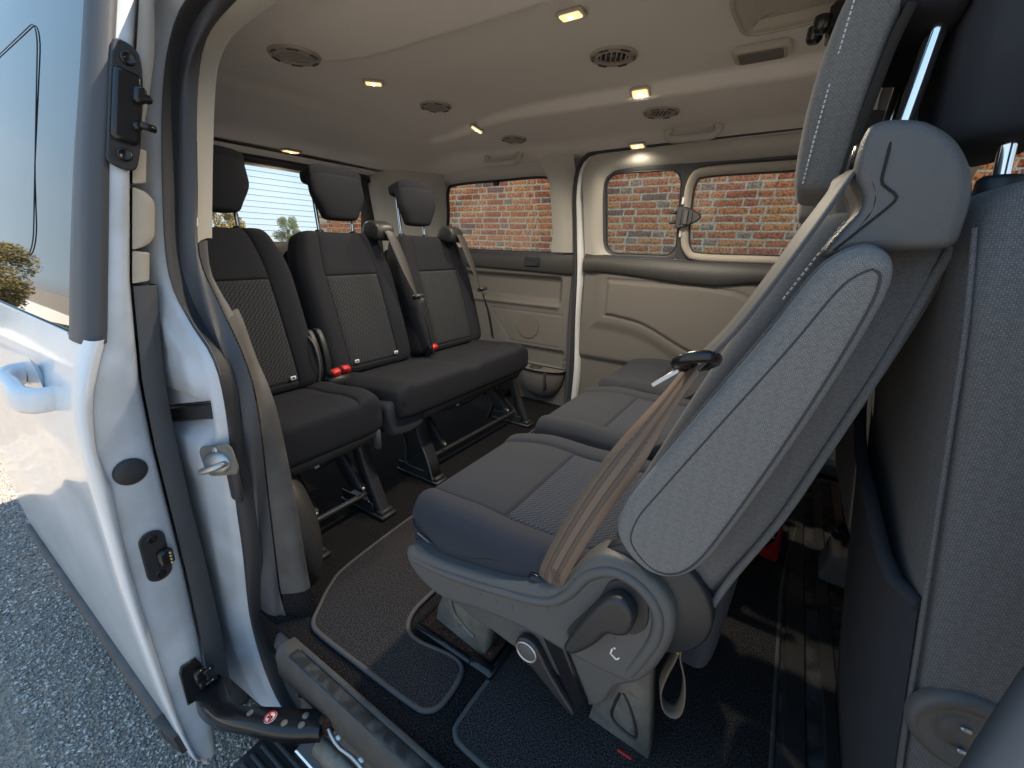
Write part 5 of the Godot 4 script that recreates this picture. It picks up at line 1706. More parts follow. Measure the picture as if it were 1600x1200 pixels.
func rear_belt(t: Node3D, O: Vector3, zt: float, zb: float, label: String) -> void:
	# reel cover on the backrest's shoulder, webbing down to the bight
	var b := MB.new()
	b.prism(loop2(P2([-0.475, 0.895, -0.47, 0.935, -0.44, 0.95, -0.40, 0.94, -0.385, 0.915, -0.40, 0.88]), 4), Transform3D(Basis(), Vector3(0, 0, zt - 0.04)), 0.08, 0.01, 2)
	put(b, "belt_guide", "plastic_black", t, O)
	b = MB.new()
	var p := curve(P3([-0.385, 0.915, zt - 0.005, -0.37, 0.89, zt - 0.012, -0.335, 0.78, lerpf(zt, zb, 0.35), -0.295, 0.63, lerpf(zt, zb, 0.7), -0.278, 0.55, lerpf(zt, zb, 0.85), -0.268, 0.44, zb]), 34)
	var ac := []
	for i in 34:
		var f := i / 33.0
		ac.append(Vector3(0.0, 0.15, 1.0).lerp(Vector3(0.85, -0.2, 0.6), sst(0.15, 0.7, f)))
	b.ribbon(p, ac, 0.046, 0.0016)
	var w := put(b, "belt_webbing", "belt_rear", t, O)
	b = MB.new()
	var c: Vector3 = p[17]
	b.box(Vector3.ZERO, Vector3(0.03, 0.018, 0.05), 0.005, Transform3D(Basis(Vector3(0, 0, 1), 0.4), c + Vector3(0.008, 0, 0)))
	put(b, "belt_tongue", "plastic_black", w, O)
	b = MB.new()
	b.box(Vector3.ZERO, Vector3(0.003, 0.03, 0.02), 0.001, Transform3D(Basis(Vector3(0, 0, 1), -0.3), c + Vector3(0.014, -0.018, -0.012)))
	put(b, "tongue_blade", "steel", w, O)

func leg_bar(t: Node3D, O: Vector3, z: float, w: float) -> void:
	var p := curve(P3([-0.18, 0.345, z, -0.184, 0.27, z, -0.175, 0.215, z, -0.14, 0.12, z, -0.092, 0.012, z]), 16)
	var b := MB.new()
	var rs := []
	for i in 16:
		var q := p[i]
		rs.append(PackedVector3Array([q + Vector3(-0.018, -0.004, -w), q + Vector3(-0.018, -0.004, w), q + Vector3(0.016, 0.002, w), q + Vector3(0.022, 0.004, w - 0.006), q + Vector3(0.022, 0.004, -w + 0.006), q + Vector3(0.016, 0.002, -w)]))
	b.loft(rs, true, true)
	put(b, "leg", "metal_black", t, O)
	foot(t, O, Vector3(-0.165, 0.0, z))

func foot(t: Node3D, O: Vector3, c: Vector3) -> void:
	var b := MB.new()
	b.box(c + Vector3(0, 0.009, 0), Vector3(0.22, 0.012, 0.062), 0.003)
	b.box(c + Vector3(0.085, 0.018, 0), Vector3(0.03, 0.022, 0.05), 0.004)
	b.box(c + Vector3(-0.02, 0.03, 0.026), Vector3(0.16, 0.04, 0.004), 0.001)
	var f := put(b, "foot_plate", "metal_black", t, O)
	for k in 3:
		b = MB.new()
		b.lathe(P2([0.007, 0.0, 0.007, 0.005, 0.001, 0.006]), Transform3D(Basis(), c + Vector3(-0.03 + k * 0.034, 0.0155, -0.004)), 6)
		put(b, "bolt", "steel", f, O)

func under_frame(t: Node3D, O: Vector3, z0: float, z1: float) -> void:
	var b := MB.new()
	b.tube(P3([-0.14, 0.075, z0, -0.14, 0.075, (z0 + z1) / 2, -0.14, 0.075, z1]), 0.009, 8)
	put(b, "cross_tube", "metal_black", t, O)
	b = MB.new()
	b.tube(P3([-0.34, 0.30, z0, -0.34, 0.30, (z0 + z1) / 2, -0.34, 0.30, z1]), 0.012, 8)
	b.box(Vector3(-0.25, 0.325, (z0 + z1) / 2), Vector3(0.3, 0.012, absf(z1 - z0)), 0.003)
	put(b, "seat_pan", "metal_black", t, O)
	for s in 2:
		var z := lerpf(z0, z1, 0.12 + 0.76 * s)
		b = MB.new()
		b.loft([PackedVector3Array([Vector3(-0.36, 0.30, z - 0.012), Vector3(-0.36, 0.30, z + 0.012), Vector3(-0.30, 0.31, z + 0.012), Vector3(-0.30, 0.31, z - 0.012)]), PackedVector3Array([Vector3(-0.185, 0.10, z - 0.012), Vector3(-0.185, 0.10, z + 0.012), Vector3(-0.13, 0.11, z + 0.012), Vector3(-0.13, 0.11, z - 0.012)])])
		put(b, "strut", "metal_black", t, O)
		b = MB.new()
		b.lathe(P2([0.006, 0.0, 0.006, 0.005, 0.001, 0.006]), Transform3D(Basis(Vector3.BACK, -PI / 2), Vector3(-0.128, 0.107, z)), 8)
		put(b, "bolt", "steel", t, O)
	var sp := PackedVector3Array()
	for i in 90: sp.append(Vector3(-0.2 + 0.006 * cos(i * 0.9), 0.24 + 0.006 * sin(i * 0.9), lerpf(z0, z1, 0.35 + 0.35 * i / 89.0)))
	b = MB.new(); b.tube(sp, 0.0018, 5)
	b.tube(P3([-0.2, 0.24, lerpf(z0, z1, 0.05), -0.2, 0.243, lerpf(z0, z1, 0.2), -0.2, 0.24, lerpf(z0, z1, 0.35)]), 0.003, 5)
	b.tube(P3([-0.22, 0.21, lerpf(z0, z1, 0.1), -0.2, 0.2, lerpf(z0, z1, 0.5), -0.21, 0.22, lerpf(z0, z1, 0.9)]), 0.004, 5)
	put(b, "spring", "metal_black", t, O)
	b = MB.new()
	b.box(Vector3(-0.19, 0.225, lerpf(z0, z1, 0.62)), Vector3(0.004, 0.024, 0.016), 0.001)
	put(b, "data_tag", "tag_white", t, O)

func isofix(t: Node3D, O: Vector3, p: Vector3) -> void:
	var b := MB.new()
	b.box(p, Vector3(0.004, 0.013, 0.016), 0.002, Transform3D.IDENTITY)
	put(b, "anchor_tag", "tag_white", t, O)
	b = MB.new()
	b.box(p + Vector3(0.0025, 0.001, 0.0), Vector3(0.002, 0.006, 0.007), 0.001)
	put(b, "anchor_mark", "plastic_black", t, O)

func buckle(t: Node3D, O: Vector3, p: Vector3, lean: float) -> void:
	var X := Transform3D(Basis(Vector3.RIGHT, lean) * Basis(Vector3.BACK, -0.5), p)
	var b := MB.new()
	b.box(Vector3(0, -0.022, 0), Vector3(0.026, 0.06, 0.04), 0.006, X)
	var o := put(b, "buckle", "plastic_black", t, O)
	b = MB.new()
	b.box(Vector3(0.006, 0.008, 0.0), Vector3(0.018, 0.008, 0.03), 0.002, X)
	b.box(Vector3(0.0145, 0.0, 0.0), Vector3(0.004, 0.022, 0.03), 0.0015, X)
	put(b, "release_button", "red", o, O)

func rear_cushion(t: Node3D, O: Vector3, zc: float, hw: float, dips: Array) -> void:
	var z := Vector3(0, 0, 1)
	var pd := pad(Vector3(-0.43, 0.372, zc), Vector3(1, 0.02, 0).normalized(), Vector3(-0.02, 1, 0).normalized(), z, 0.40, func(u): return hw - 0.012 * sst(0.8, 1.0, u), func(u): return 0.056 + 0.006 * sst(0.5, 0.85, u), func(u): return 0.004 - 0.016 * sst(0.45, 0.1, u) + 0.004 * sst(0.5, 0.8, u), 0.012, 0.6 if dips.is_empty() else 0.8, [0.02, 0.72], 0.03, 46, 7.0)
	var b: MB = pd[0]; b.join(pd[1])
	for i in b.p.size():
		var q := b.p[i]
		for d in dips: q.y -= 0.012 * exp(-pow((q.z - d) / 0.012, 2.0)) * sst(0.36, 0.42, q.y)
		b.p[i] = q
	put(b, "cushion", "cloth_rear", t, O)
	# piping where the top cover meets the front band
	b = MB.new()
	var p := PackedVector3Array()
	for i in 13:
		var f := -1.0 + i / 6.0
		p.append(Vector3(-0.033 - 0.02 * pow(absf(f), 8.0), 0.392 - 0.001, zc + f * (hw - 0.014)))
	b.tube(p, 0.0022, 6)
	put(b, "front_piping", "cloth_smooth", t, O)
	b = MB.new()
	b.loft([PackedVector3Array([Vector3(-0.07, 0.33, zc - hw + 0.02), Vector3(-0.06, 0.325, zc - hw + 0.02), Vector3(-0.085, 0.283, zc - hw + 0.03), Vector3(-0.11, 0.285, zc - hw + 0.03)]), PackedVector3Array([Vector3(-0.07, 0.33, zc + hw - 0.02), Vector3(-0.06, 0.325, zc + hw - 0.02), Vector3(-0.085, 0.283, zc + hw - 0.03), Vector3(-0.11, 0.285, zc + hw - 0.03)])])
	put(b, "front_board", "plastic", t, O)

func rear_seats() -> void:
	var t := thing("rear_single_seat", "black cloth single seat of the rear row beside the open door pillar", "seat", Vector3(-0.25, 0, 1.49), "rear row seats")
	var O := t.position
	rear_cushion(t, O, 1.49, 0.205, [])
	rear_back(t, O, 1.49, 0.203, -0.02)
	leg_bar(t, O, 1.535, 0.021); leg_bar(t, O, 1.285, 0.021)
	under_frame(t, O, 1.30, 1.52)
	isofix(t, O, Vector3(-0.318, 0.468, 1.40))
	buckle(t, O, Vector3(-0.30, 0.462, 1.27), 0.15); buckle(t, O, Vector3(-0.30, 0.466, 1.232), -0.1)
	var b := MB.new()
	b.box(Vector3(-0.31, 0.425, 1.252), Vector3(0.05, 0.05, 0.085), 0.012)
	put(b, "buckle_housing", "plastic_black", t, O)
	# folding hinge covers between the single seat and the bench
	for zz in [1.276, 1.305]:
		b = MB.new()
		b.prism(loop2(P2([-0.40, 0.42, -0.33, 0.43, -0.318, 0.50, -0.335, 0.57, -0.365, 0.60, -0.41, 0.57, -0.43, 0.48]), 4), Transform3D(Basis(), Vector3(0, 0, zz - 0.011)), 0.02, 0.005, 2)
		put(b, "hinge_cover", "plastic_black", t, O)
	b = MB.new()
	b.tube(curve(P3([-0.315, 0.44, 1.318, -0.302, 0.50, 1.318, -0.315, 0.555, 1.318, -0.345, 0.58, 1.318]), 12), 0.004, 6)
	put(b, "release_lever", "plastic", t, O)
	b = MB.new()
	b.box(Vector3(-0.075, 0.292, 1.296), Vector3(0.028, 0.075, 0.018), 0.008)
	put(b, "tilt_handle", "plastic", t, O)

	t = thing("rear_double_bench", "black cloth double bench of the rear row with two belts and headrests", "seat", Vector3(-0.25, 0, 0.84), "rear row seats")
	O = t.position
	rear_cushion(t, O, 0.845, 0.41, [0.845])
	rear_back(t, O, 1.08, 0.197, -0.015)
	rear_back(t, O, 0.63, 0.22, 0.055)
	rear_belt(t, O, 0.935, 0.83, ""); rear_belt(t, O, 0.525, 0.41, "")
	isofix(t, O, Vector3(-0.318, 0.472, 1.165)); isofix(t, O, Vector3(-0.318, 0.47, 0.985))
	buckle(t, O, Vector3(-0.30, 0.462, 0.80), 0.1)
	# broad pressed leg at the near end, bar leg at the far end
	b = MB.new()
	b.prism(P2([-0.285, 0.33, -0.275, 0.22, -0.225, 0.14, -0.245, 0.012, -0.075, 0.012, -0.10, 0.10, -0.145, 0.19, -0.15, 0.33]), Transform3D(Basis(), Vector3(0, 0, 1.0)), 0.05, 0.006)
	put(b, "leg", "metal_black", t, O)
	b = MB.new()
	b.tube(curve(P3([-0.155, 0.33, 1.052, -0.152, 0.20, 1.052, -0.108, 0.10, 1.052, -0.082, 0.02, 1.052]), 16), 0.0035, 6)
	b.tube(curve(P3([-0.275, 0.30, 1.052, -0.265, 0.22, 1.052, -0.222, 0.14, 1.052, -0.222, 0.055, 1.052, -0.19, 0.045, 1.052, -0.13, 0.045, 1.052]), 18), 0.003, 6)
	put(b, "leg_edge", "plastic", t, O)
	foot(t, O, Vector3(-0.165, 0.0, 1.025))
	leg_bar(t, O, 0.36, 0.014)
	under_frame(t, O, 0.4, 1.0)
	b = MB.new()
	b.tube(P3([-0.10, 0.02, 0.36, -0.20, 0.12, 0.385, -0.30, 0.26, 0.40]), 0.008, 6)
	b.tube(P3([-0.26, 0.03, 0.45, -0.21, 0.16, 0.45, -0.18, 0.29, 0.45]), 0.008, 6)
	put(b, "brace", "metal_black", t, O)
	b = MB.new()
	b.prism(loop2(P2([1.262, 0.40, 1.262, 0.31, 1.245, 0.285, 1.18, 0.275, 1.13, 0.285, 1.11, 0.31, 1.105, 0.34, 1.12, 0.40]), 3), Transform3D(Basis(Vector3(0, 0, 1), Vector3(0, 1, 0), Vector3(-1, 0, 0)), Vector3(-0.05, 0, 0)), 0.06, 0.01, 2)
	put(b, "corner_flap", "cloth_smooth", t, O)

# the middle row faces backwards; the near seat is finished on its open side
func middle_seat(zc: float, label: String, near: bool) -> void:
	var t := thing("middle_seat", label, "seat", Vector3(0.62, 0, zc), "middle row seats")
	var O := t.position
	var z := Vector3(0, 0, 1)
	var hw := 0.226
	var pd := pad(Vector3(0.82, 0.352, zc), Vector3(-1, -0.06, 0).normalized(), Vector3(-0.06, 1, 0).normalized(), z, 0.475, func(u): return hw - 0.02 * sst(0.75, 1.0, u), func(u): return 0.052 + 0.014 * sst(0.45, 0.8, u), func(u): return 0.004 - 0.012 * sst(0.6, 1.0, u), 0.014, 0.68, [0.02, 0.56], 0.03, 60, 6.0)
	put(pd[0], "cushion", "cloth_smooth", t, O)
	put(pd[1], "cushion_insert", "insert", t, O)
	var s := Vector3(0.295, 0.955, 0).normalized(); var n := Vector3(-0.955, 0.295, 0).normalized()
	var bo := Vector3(0.838, 0.435, zc)
	pd = pad(bo, s, n, z, 0.50, func(u): return hw - 0.012 - 0.03 * pow(sst(0.6, 1.0, u), 2.0), func(u): return 0.076 - 0.03 * u + 0.011 * sst(0.03, 0.4, u), func(u): return 0.004 * sin(PI * u) - 0.011 * sst(0.03, 0.4, u), 0.014, 0.62, [0.04, 0.74], 0.05, 54, 7.0)
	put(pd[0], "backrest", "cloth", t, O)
	put(pd[1], "backrest_insert", "insert", t, O)
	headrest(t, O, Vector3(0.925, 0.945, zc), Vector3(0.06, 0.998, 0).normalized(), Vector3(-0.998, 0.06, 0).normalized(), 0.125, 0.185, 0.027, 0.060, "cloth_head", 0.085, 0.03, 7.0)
	var b := MB.new()
	b.box(Vector3(0.58, 0.29, zc), Vector3(0.34, 0.05, 0.34), 0.02)
	put(b, "seat_pan", "plastic_black", t, O)
	for q in [[0.435, 0.13], [0.435, -0.13], [0.815, 0.13], [0.815, -0.13]]:
		if near and q[1] > 0: continue
		b = MB.new()
		b.loft([PackedVector3Array([Vector3(q[0] - 0.07, 0.0, zc + q[1] - 0.02), Vector3(q[0] + 0.07, 0.0, zc + q[1] - 0.02), Vector3(q[0] + 0.07, 0.0, zc + q[1] + 0.02), Vector3(q[0] - 0.07, 0.0, zc + q[1] + 0.02)]), PackedVector3Array([Vector3(q[0] - 0.05, 0.28, zc + q[1] - 0.02), Vector3(q[0] + 0.05, 0.28, zc + q[1] - 0.02), Vector3(q[0] + 0.05, 0.28, zc + q[1] + 0.02), Vector3(q[0] - 0.05, 0.28, zc + q[1] + 0.02)])])
		put(b, "leg", "metal_black", t, O)
	if not near:
		b = MB.new()
		b.prism(loop2(P2([0.37, 0.29, 0.6, 0.34, 0.74, 0.44, 0.82, 0.47, 0.88, 0.42, 0.85, 0.30, 0.7, 0.27, 0.45, 0.25]), 4), Transform3D(Basis(), Vector3(0, 0, zc + hw - 0.01)), 0.02, 0.005, 2)
		put(b, "side_shield", "plastic_black", t, O)
		b = MB.new()
		b.prism(loop2(P2([0.945, 0.97, 0.963, 0.985, 1.0, 0.97, 1.02, 0.93, 1.02, 0.89, 0.945, 0.885, 0.95, 0.93]), 3), Transform3D(Basis(), Vector3(0, 0, zc + 0.06)), 0.14, 0.015, 3)
		put(b, "belt_cover", "cap_plastic", t, O)
		return
	# ---- piping and stitching of the near seat
	b = MB.new()
	var pp := PackedVector3Array()
	for i in 16:
		var f := i / 15.0
		pp.append(bo + s * (0.03 + 0.46 * f) - n * (0.070 - 0.03 * f + 0.011 * sst(0.03, 0.4, f)) + z * (hw - 0.016 - 0.028 * pow(sst(0.6, 1.0, f), 2.0)))
	b.tube(pp, 0.0045, 8)
	put(b, "back_piping", "cloth", t, O)
	b = MB.new()
	var side := func(x: float, y: float, lift := 0.0) -> Vector3: return Vector3(x, y, zc + hw - 0.0105 + lift)
	put(dashes(PackedVector3Array([side.call(0.79, 0.53), side.call(0.812, 0.60), side.call(0.848, 0.67), side.call(0.875, 0.735)]), 0.0052), "stitching", "stitch", t, O)
	put(dashes(PackedVector3Array([side.call(0.915, 0.835, -0.004), side.call(0.938, 0.885, -0.006), side.call(0.95, 0.91, -0.012)]), 0.0052), "stitching", "stitch", t, O)
	put(dashes(PackedVector3Array([Vector3(0.38, 0.318, zc + 0.214), Vector3(0.44, 0.312, zc + 0.219), Vector3(0.52, 0.326, zc + 0.222), Vector3(0.56, 0.342, zc + 0.222)]), 0.0045, 0.0009), "stitching", "stitch", t, O)
	b = MB.new()
	b.tube(curve(PackedVector3Array([Vector3(0.352, 0.34, zc + 0.18), Vector3(0.368, 0.333, zc + 0.212), Vector3(0.44, 0.322, zc + 0.2225), Vector3(0.52, 0.335, zc + 0.2245), Vector3(0.56, 0.351, zc + 0.2245), Vector3(0.64, 0.375, zc + 0.222)]), 24), 0.0016, 6)
	put(b, "cushion_seam", "seam", t, O)
	# ---- armrest folded up against the backrest
	var arm := loop2(P2([0.982, 0.875, 0.974, 0.883, 0.962, 0.886, 0.947, 0.878, 0.933, 0.86, 0.91, 0.809, 0.868, 0.724, 0.821, 0.628, 0.80, 0.581, 0.796, 0.542, 0.816, 0.515, 0.845, 0.503, 0.874, 0.513, 0.897, 0.544, 0.919, 0.605, 0.947, 0.697, 0.969, 0.778, 0.982, 0.835, 0.985, 0.86]), 4)
	b = MB.new()
	b.prism(arm, Transform3D(Basis(), Vector3(0, 0, zc + hw - 0.012)), 0.064, 0.013, 5)
	# gently domed outer face
	for i in b.p.size():
		var q := b.p[i]
		if q.z > zc + hw + 0.04: b.p[i] = q
	var ar := put(b, "armrest", "cloth_arm", t, O)
	b = MB.new()
	var ins := PackedVector3Array()
	for q in grow(arm, -0.014): ins.append(Vector3(q.x + 0.006, q.y - 0.003, zc + hw + 0.0517))
	b.tube(ins, 0.0011, 6, true)
	put(b, "armrest_seam", "seam_grey", ar, O)
	b = MB.new()
	var outl := PackedVector3Array()
	for q in arm: outl.append(Vector3(q.x, q.y, zc + hw + 0.022))
	b.tube(outl, 0.0026, 6, true)
	put(b, "armrest_piping", "cloth", ar, O)
	# ---- belt outlet cover on the shoulder
	var cp := loop2(P2([0.945, 0.965, 0.947, 0.978, 0.955, 0.9825, 0.966, 0.9825, 0.982, 0.979, 1.0, 0.967, 1.013, 0.95, 1.021, 0.93, 1.023, 0.905, 1.020, 0.888, 1.0, 0.884, 0.965, 0.882, 0.937, 0.878, 0.944, 0.897, 0.954, 0.914, 0.954, 0.926, 0.947, 0.94, 0.945, 0.952]), 3)
	b = MB.new()
	b.prism(cp, Transform3D(Basis(), Vector3(0, 0, zc + 0.085)), 0.155, 0.009, 4)
	var bc := put(b, "belt_cover", "cap_plastic", t, O)
	b = MB.new()
	b.tube(curve(P3([0.9615, 0.9835, zc + 0.12, 0.9615, 0.9825, zc + 0.205, 0.9625, 0.976, zc + 0.232, 0.9635, 0.96, zc + 0.2405, 0.964, 0.939, zc + 0.2405, 0.9665, 0.934, zc + 0.2405, 0.976, 0.926, zc + 0.2405, 0.975, 0.92, zc + 0.2405, 0.957, 0.898, zc + 0.2405, 0.9445, 0.883, zc + 0.2395]), 60), 0.0011, 6)
	put(b, "cover_joint", "seam", bc, O)
	b = MB.new()
	b.box(Vector3(0.946, 0.962, zc + 0.18), Vector3(0.008, 0.022, 0.06), 0.003)
	put(b, "belt_slot", "gloss_black", bc, O)
	# ---- plastic side shield with its rolled edge
	var sh := loop2(P2([0.375, 0.289, 0.383, 0.305, 0.409, 0.309, 0.484, 0.316, 0.599, 0.341, 0.661, 0.362, 0.71, 0.389, 0.738, 0.438, 0.765, 0.471, 0.80, 0.48, 0.834, 0.474, 0.861, 0.456, 0.876, 0.43, 0.878, 0.387, 0.865, 0.331, 0.848, 0.292, 0.834, 0.279, 0.81, 0.273, 0.737, 0.267, 0.666, 0.267, 0.573, 0.253, 0.481, 0.228, 0.42, 0.238, 0.385, 0.265]), 3)
	b = MB.new()
	b.prism(sh, Transform3D(Basis(), Vector3(0, 0, zc + 0.195)), 0.052, 0.012, 5)
	var shd := put(b, "side_shield", "plastic", t, O)
	b = MB.new()   # raised rim sweeping up round the recliner
	var rim := curve(P3([0.40, 0.283, zc + 0.240, 0.484, 0.294, zc + 0.243, 0.60, 0.320, zc + 0.244, 0.69, 0.348, zc + 0.244, 0.728, 0.385, zc + 0.244, 0.755, 0.432, zc + 0.244, 0.79, 0.458, zc + 0.244, 0.825, 0.455, zc + 0.244, 0.852, 0.43, zc + 0.244, 0.858, 0.39, zc + 0.244, 0.846, 0.34, zc + 0.243, 0.832, 0.30, zc + 0.242]), 60)
	b.tube(rim, 0.009, 10)
	put(b, "shield_rim", "plastic", shd, O)
	b = MB.new()   # dark hub between shield and backrest
	b.lathe(P2([0.084, 0.0, 0.084, 0.018, 0.08, 0.022, 0.001, 0.022]), Transform3D(Basis(Vector3.RIGHT, PI / 2), Vector3(0.835, 0.42, zc + 0.205)), 40)
	put(b, "recliner_hub", "plastic_black", t, O)
	b = MB.new()   # recess and reclining handle
	b.prism(loop2(P2([0.775, 0.405, 0.79, 0.445, 0.82, 0.455, 0.84, 0.44, 0.845, 0.40, 0.828, 0.372, 0.80, 0.368, 0.76, 0.33, 0.74, 0.31, 0.735, 0.325]), 4), Transform3D(Basis(), Vector3(0, 0, zc + 0.2465)), 0.003, 0.001)
	put(b, "handle_recess", "plastic_black", shd, O)
	b = MB.new()
	b.prism(loop2(P2([0.738, 0.307, 0.742, 0.325, 0.76, 0.37, 0.778, 0.41, 0.792, 0.432, 0.81, 0.442, 0.826, 0.432, 0.832, 0.412, 0.826, 0.39, 0.812, 0.38, 0.80, 0.374, 0.784, 0.345, 0.765, 0.318, 0.752, 0.305]), 4), Transform3D(Basis(), Vector3(0, 0, zc + 0.248)), 0.026, 0.008, 4)
	put(b, "recline_handle", "plastic_black", shd, O)
	b = MB.new()   # scuffs in the moulded plastic
	for q in [[0.735, 0.418, 0.745, 0.40], [0.712, 0.382, 0.722, 0.365], [0.695, 0.352, 0.697, 0.335], [0.63, 0.31, 0.632, 0.298], [0.60, 0.302, 0.601, 0.29], [0.655, 0.322, 0.66, 0.318], [0.80, 0.352, 0.806, 0.346], [0.56, 0.295, 0.568, 0.292]]:
		b.tube(P3([q[0], q[1], zc + 0.2468, (q[0] + q[2]) * 0.5 + 0.001, (q[1] + q[3]) * 0.5, zc + 0.247, q[2], q[3], zc + 0.2468]), 0.0006, 4)
	put(b, "scuff_marks", "plastic_black", shd, O).set_meta("kind", "stuff")
	b = MB.new()   # printed seat symbol
	var sy := Transform3D(Basis(Vector3.BACK, -0.5), Vector3(0.806, 0.318, zc + 0.2472))
	b.box(Vector3(-0.004, 0.004, 0), Vector3(0.0022, 0.012, 0.0008), 0.0, sy * Transform3D(Basis(Vector3.BACK, 0.35), Vector3.ZERO))
	b.box(Vector3(0.002, -0.002, 0), Vector3(0.011, 0.0024, 0.0008), 0.0, sy)
	b.box(Vector3(0.0075, 0.002, 0), Vector3(0.002, 0.006, 0.0008), 0.0, sy)
	b.lathe(P2([0.0018, 0.0, 0.0018, 0.0006, 0.0001, 0.0006]), sy * Transform3D(Basis(Vector3.RIGHT, PI / 2), Vector3(-0.006, 0.012, 0)), 10)
	put(b, "seat_symbol", "sticker_white", shd, O)
	# skirt, tilt release ring and lever below the shield
	b = MB.new()
	b.prism(loop2(P2([0.43, 0.20, 0.50, 0.165, 0.56, 0.160, 0.662, 0.145, 0.72, 0.148, 0.745, 0.122, 0.772, 0.128, 0.79, 0.15, 0.806, 0.2, 0.84, 0.24, 0.83, 0.29, 0.6, 0.28, 0.45, 0.26]), 3), Transform3D(Basis(), Vector3(0, 0, zc + 0.165)), 0.036, 0.006, 2)
	put(b, "lower_skirt", "plastic", t, O)
	b = MB.new()
	b.prism(P2([0.665, 0.235, 0.712, 0.235, 0.765, 0.135, 0.752, 0.11, 0.735, 0.12]), Transform3D(Basis(), Vector3(0, 0, zc + 0.198)), 0.012, 0.004)
	var tl := put(b, "tilt_lever", "gloss_black", t, O)
	b = MB.new()
	b.prism(loop2(P2([0.622, 0.182, 0.628, 0.203, 0.645, 0.213, 0.662, 0.208, 0.674, 0.194, 0.69, 0.17, 0.72, 0.135, 0.745, 0.108, 0.74, 0.10, 0.715, 0.115, 0.685, 0.135, 0.66, 0.152, 0.638, 0.158]), 4), Transform3D(Basis(), Vector3(0, 0, zc + 0.202)), 0.016, 0.004, 2)
	put(b, "lever_arm", "plastic_black", tl, O)
	b = MB.new()
	var rr := PackedVector3Array()
	for i in 28: rr.append(Vector3(0.647 + 0.0195 * cos(TAU * i / 28), 0.185 + 0.0195 * sin(TAU * i / 28), zc + 0.2185))
	b.tube(rr, 0.0026, 8, true)
	put(b, "lever_ring", "steel", tl, O)
	b = MB.new()
	b.lathe(P2([0.017, 0.0, 0.017, 0.002, 0.015, 0.0035, 0.001, 0.0035]), Transform3D(Basis(Vector3.RIGHT, PI / 2), Vector3(0.647, 0.185, zc + 0.217)), 24)
	put(b, "lever_button", "plastic", tl, O)
	# feet on the near side
	b = MB.new()
	b.loft([PackedVector3Array([Vector3(0.352, 0.016, 1.47), Vector3(0.357, 0.016, 1.505), Vector3(0.512, 0.016, 1.522), Vector3(0.512, 0.016, 1.47)]), PackedVector3Array([Vector3(0.36, 0.06, 1.475), Vector3(0.365, 0.06, 1.508), Vector3(0.515, 0.06, 1.524), Vector3(0.515, 0.06, 1.475)]), PackedVector3Array([Vector3(0.395, 0.14, 1.49), Vector3(0.40, 0.14, 1.52), Vector3(0.53, 0.14, 1.53), Vector3(0.53, 0.14, 1.49)]), PackedVector3Array([Vector3(0.42, 0.27, 1.50), Vector3(0.42, 0.27, 1.535), Vector3(0.55, 0.27, 1.54), Vector3(0.55, 0.27, 1.50)])])
	var lg := put(b, "leg", "steel_worn", t, O)
	b = MB.new()
	b.tube(curve(P3([0.415, 0.15, 1.523, 0.42, 0.10, 1.520, 0.44, 0.075, 1.519, 0.485, 0.06, 1.522]), 14), 0.0045, 8)
	put(b, "leg_bead", "steel_worn", lg, O)
	b = MB.new()
	b.box(Vector3(0.43, 0.012, 1.50), Vector3(0.19, 0.012, 0.07), 0.003)
	b.box(Vector3(0.52, 0.02, 1.47), Vector3(0.025, 0.02, 0.11), 0.003)
	put(b, "base_plate", "rust", t, O)
	b = MB.new()
	b.box(Vector3(0.435, 0.012, 1.545), Vector3(0.21, 0.018, 0.012), 0.004)
	b.box(Vector3(0.545, 0.014, 1.49), Vector3(0.014, 0.022, 0.13), 0.004)
	b.box(Vector3(0.52, 0.018, 1.542), Vector3(0.06, 0.024, 0.026), 0.007)
	put(b, "base_trim", "gloss_black", t, O)
	b = MB.new()
	b.loft([PackedVector3Array([Vector3(0.748, 0.006, 1.46), Vector3(0.75, 0.004, 1.502), Vector3(0.868, 0.004, 1.508), Vector3(0.868, 0.006, 1.46)]), PackedVector3Array([Vector3(0.765, 0.12, 1.48), Vector3(0.767, 0.12, 1.515), Vector3(0.858, 0.12, 1.52), Vector3(0.858, 0.12, 1.48)]), PackedVector3Array([Vector3(0.78, 0.28, 1.50), Vector3(0.78, 0.28, 1.535), Vector3(0.845, 0.28, 1.54), Vector3(0.845, 0.28, 1.50)])])
	lg = put(b, "leg", "steel_worn", t, O)
	b = MB.new()
	b.tube(curve(P3([0.806, 0.14, 1.518, 0.798, 0.10, 1.515, 0.795, 0.065, 1.511, 0.808, 0.05, 1.511, 0.84, 0.045, 1.513, 0.84, 0.075, 1.515, 0.825, 0.12, 1.518, 0.812, 0.145, 1.520]), 26), 0.003, 6)
	put(b, "leg_bead", "metal_black", lg, O)
	b = MB.new()
	b.box(Vector3(0.83, 0.008, 1.525), Vector3(0.03, 0.008, 0.01), 0.003)
	put(b, "lock_flag", "red", t, O)
	# lower back apron, pull strap
	pd = pad(Vector3(0.905, 0.45, zc), Vector3(-0.05, -1, 0).normalized(), Vector3(1, -0.05, 0).normalized(), z, 0.17, func(u): return hw - 0.05, func(u): return 0.035, func(u): return 0.0, 0.0, 0.9, [], 0.05, 20, 4.0)
	b = pd[0]; b.join(pd[1])
	put(b, "back_apron", "cloth_smooth", t, O)
	b = MB.new()
	var sp := curve(P3([0.880, 0.368, 1.562, 0.8815, 0.335, 1.562, 0.874, 0.29, 1.560, 0.870, 0.25, 1.558, 0.876, 0.222, 1.557, 0.888, 0.214, 1.557, 0.899, 0.224, 1.558, 0.9025, 0.255, 1.560, 0.897, 0.30, 1.562, 0.887, 0.335, 1.566, 0.884, 0.368, 1.566]), 46)
	b.ribbon(sp, [Vector3(0.35, 0.0, 1.0)], 0.024, 0.0018)
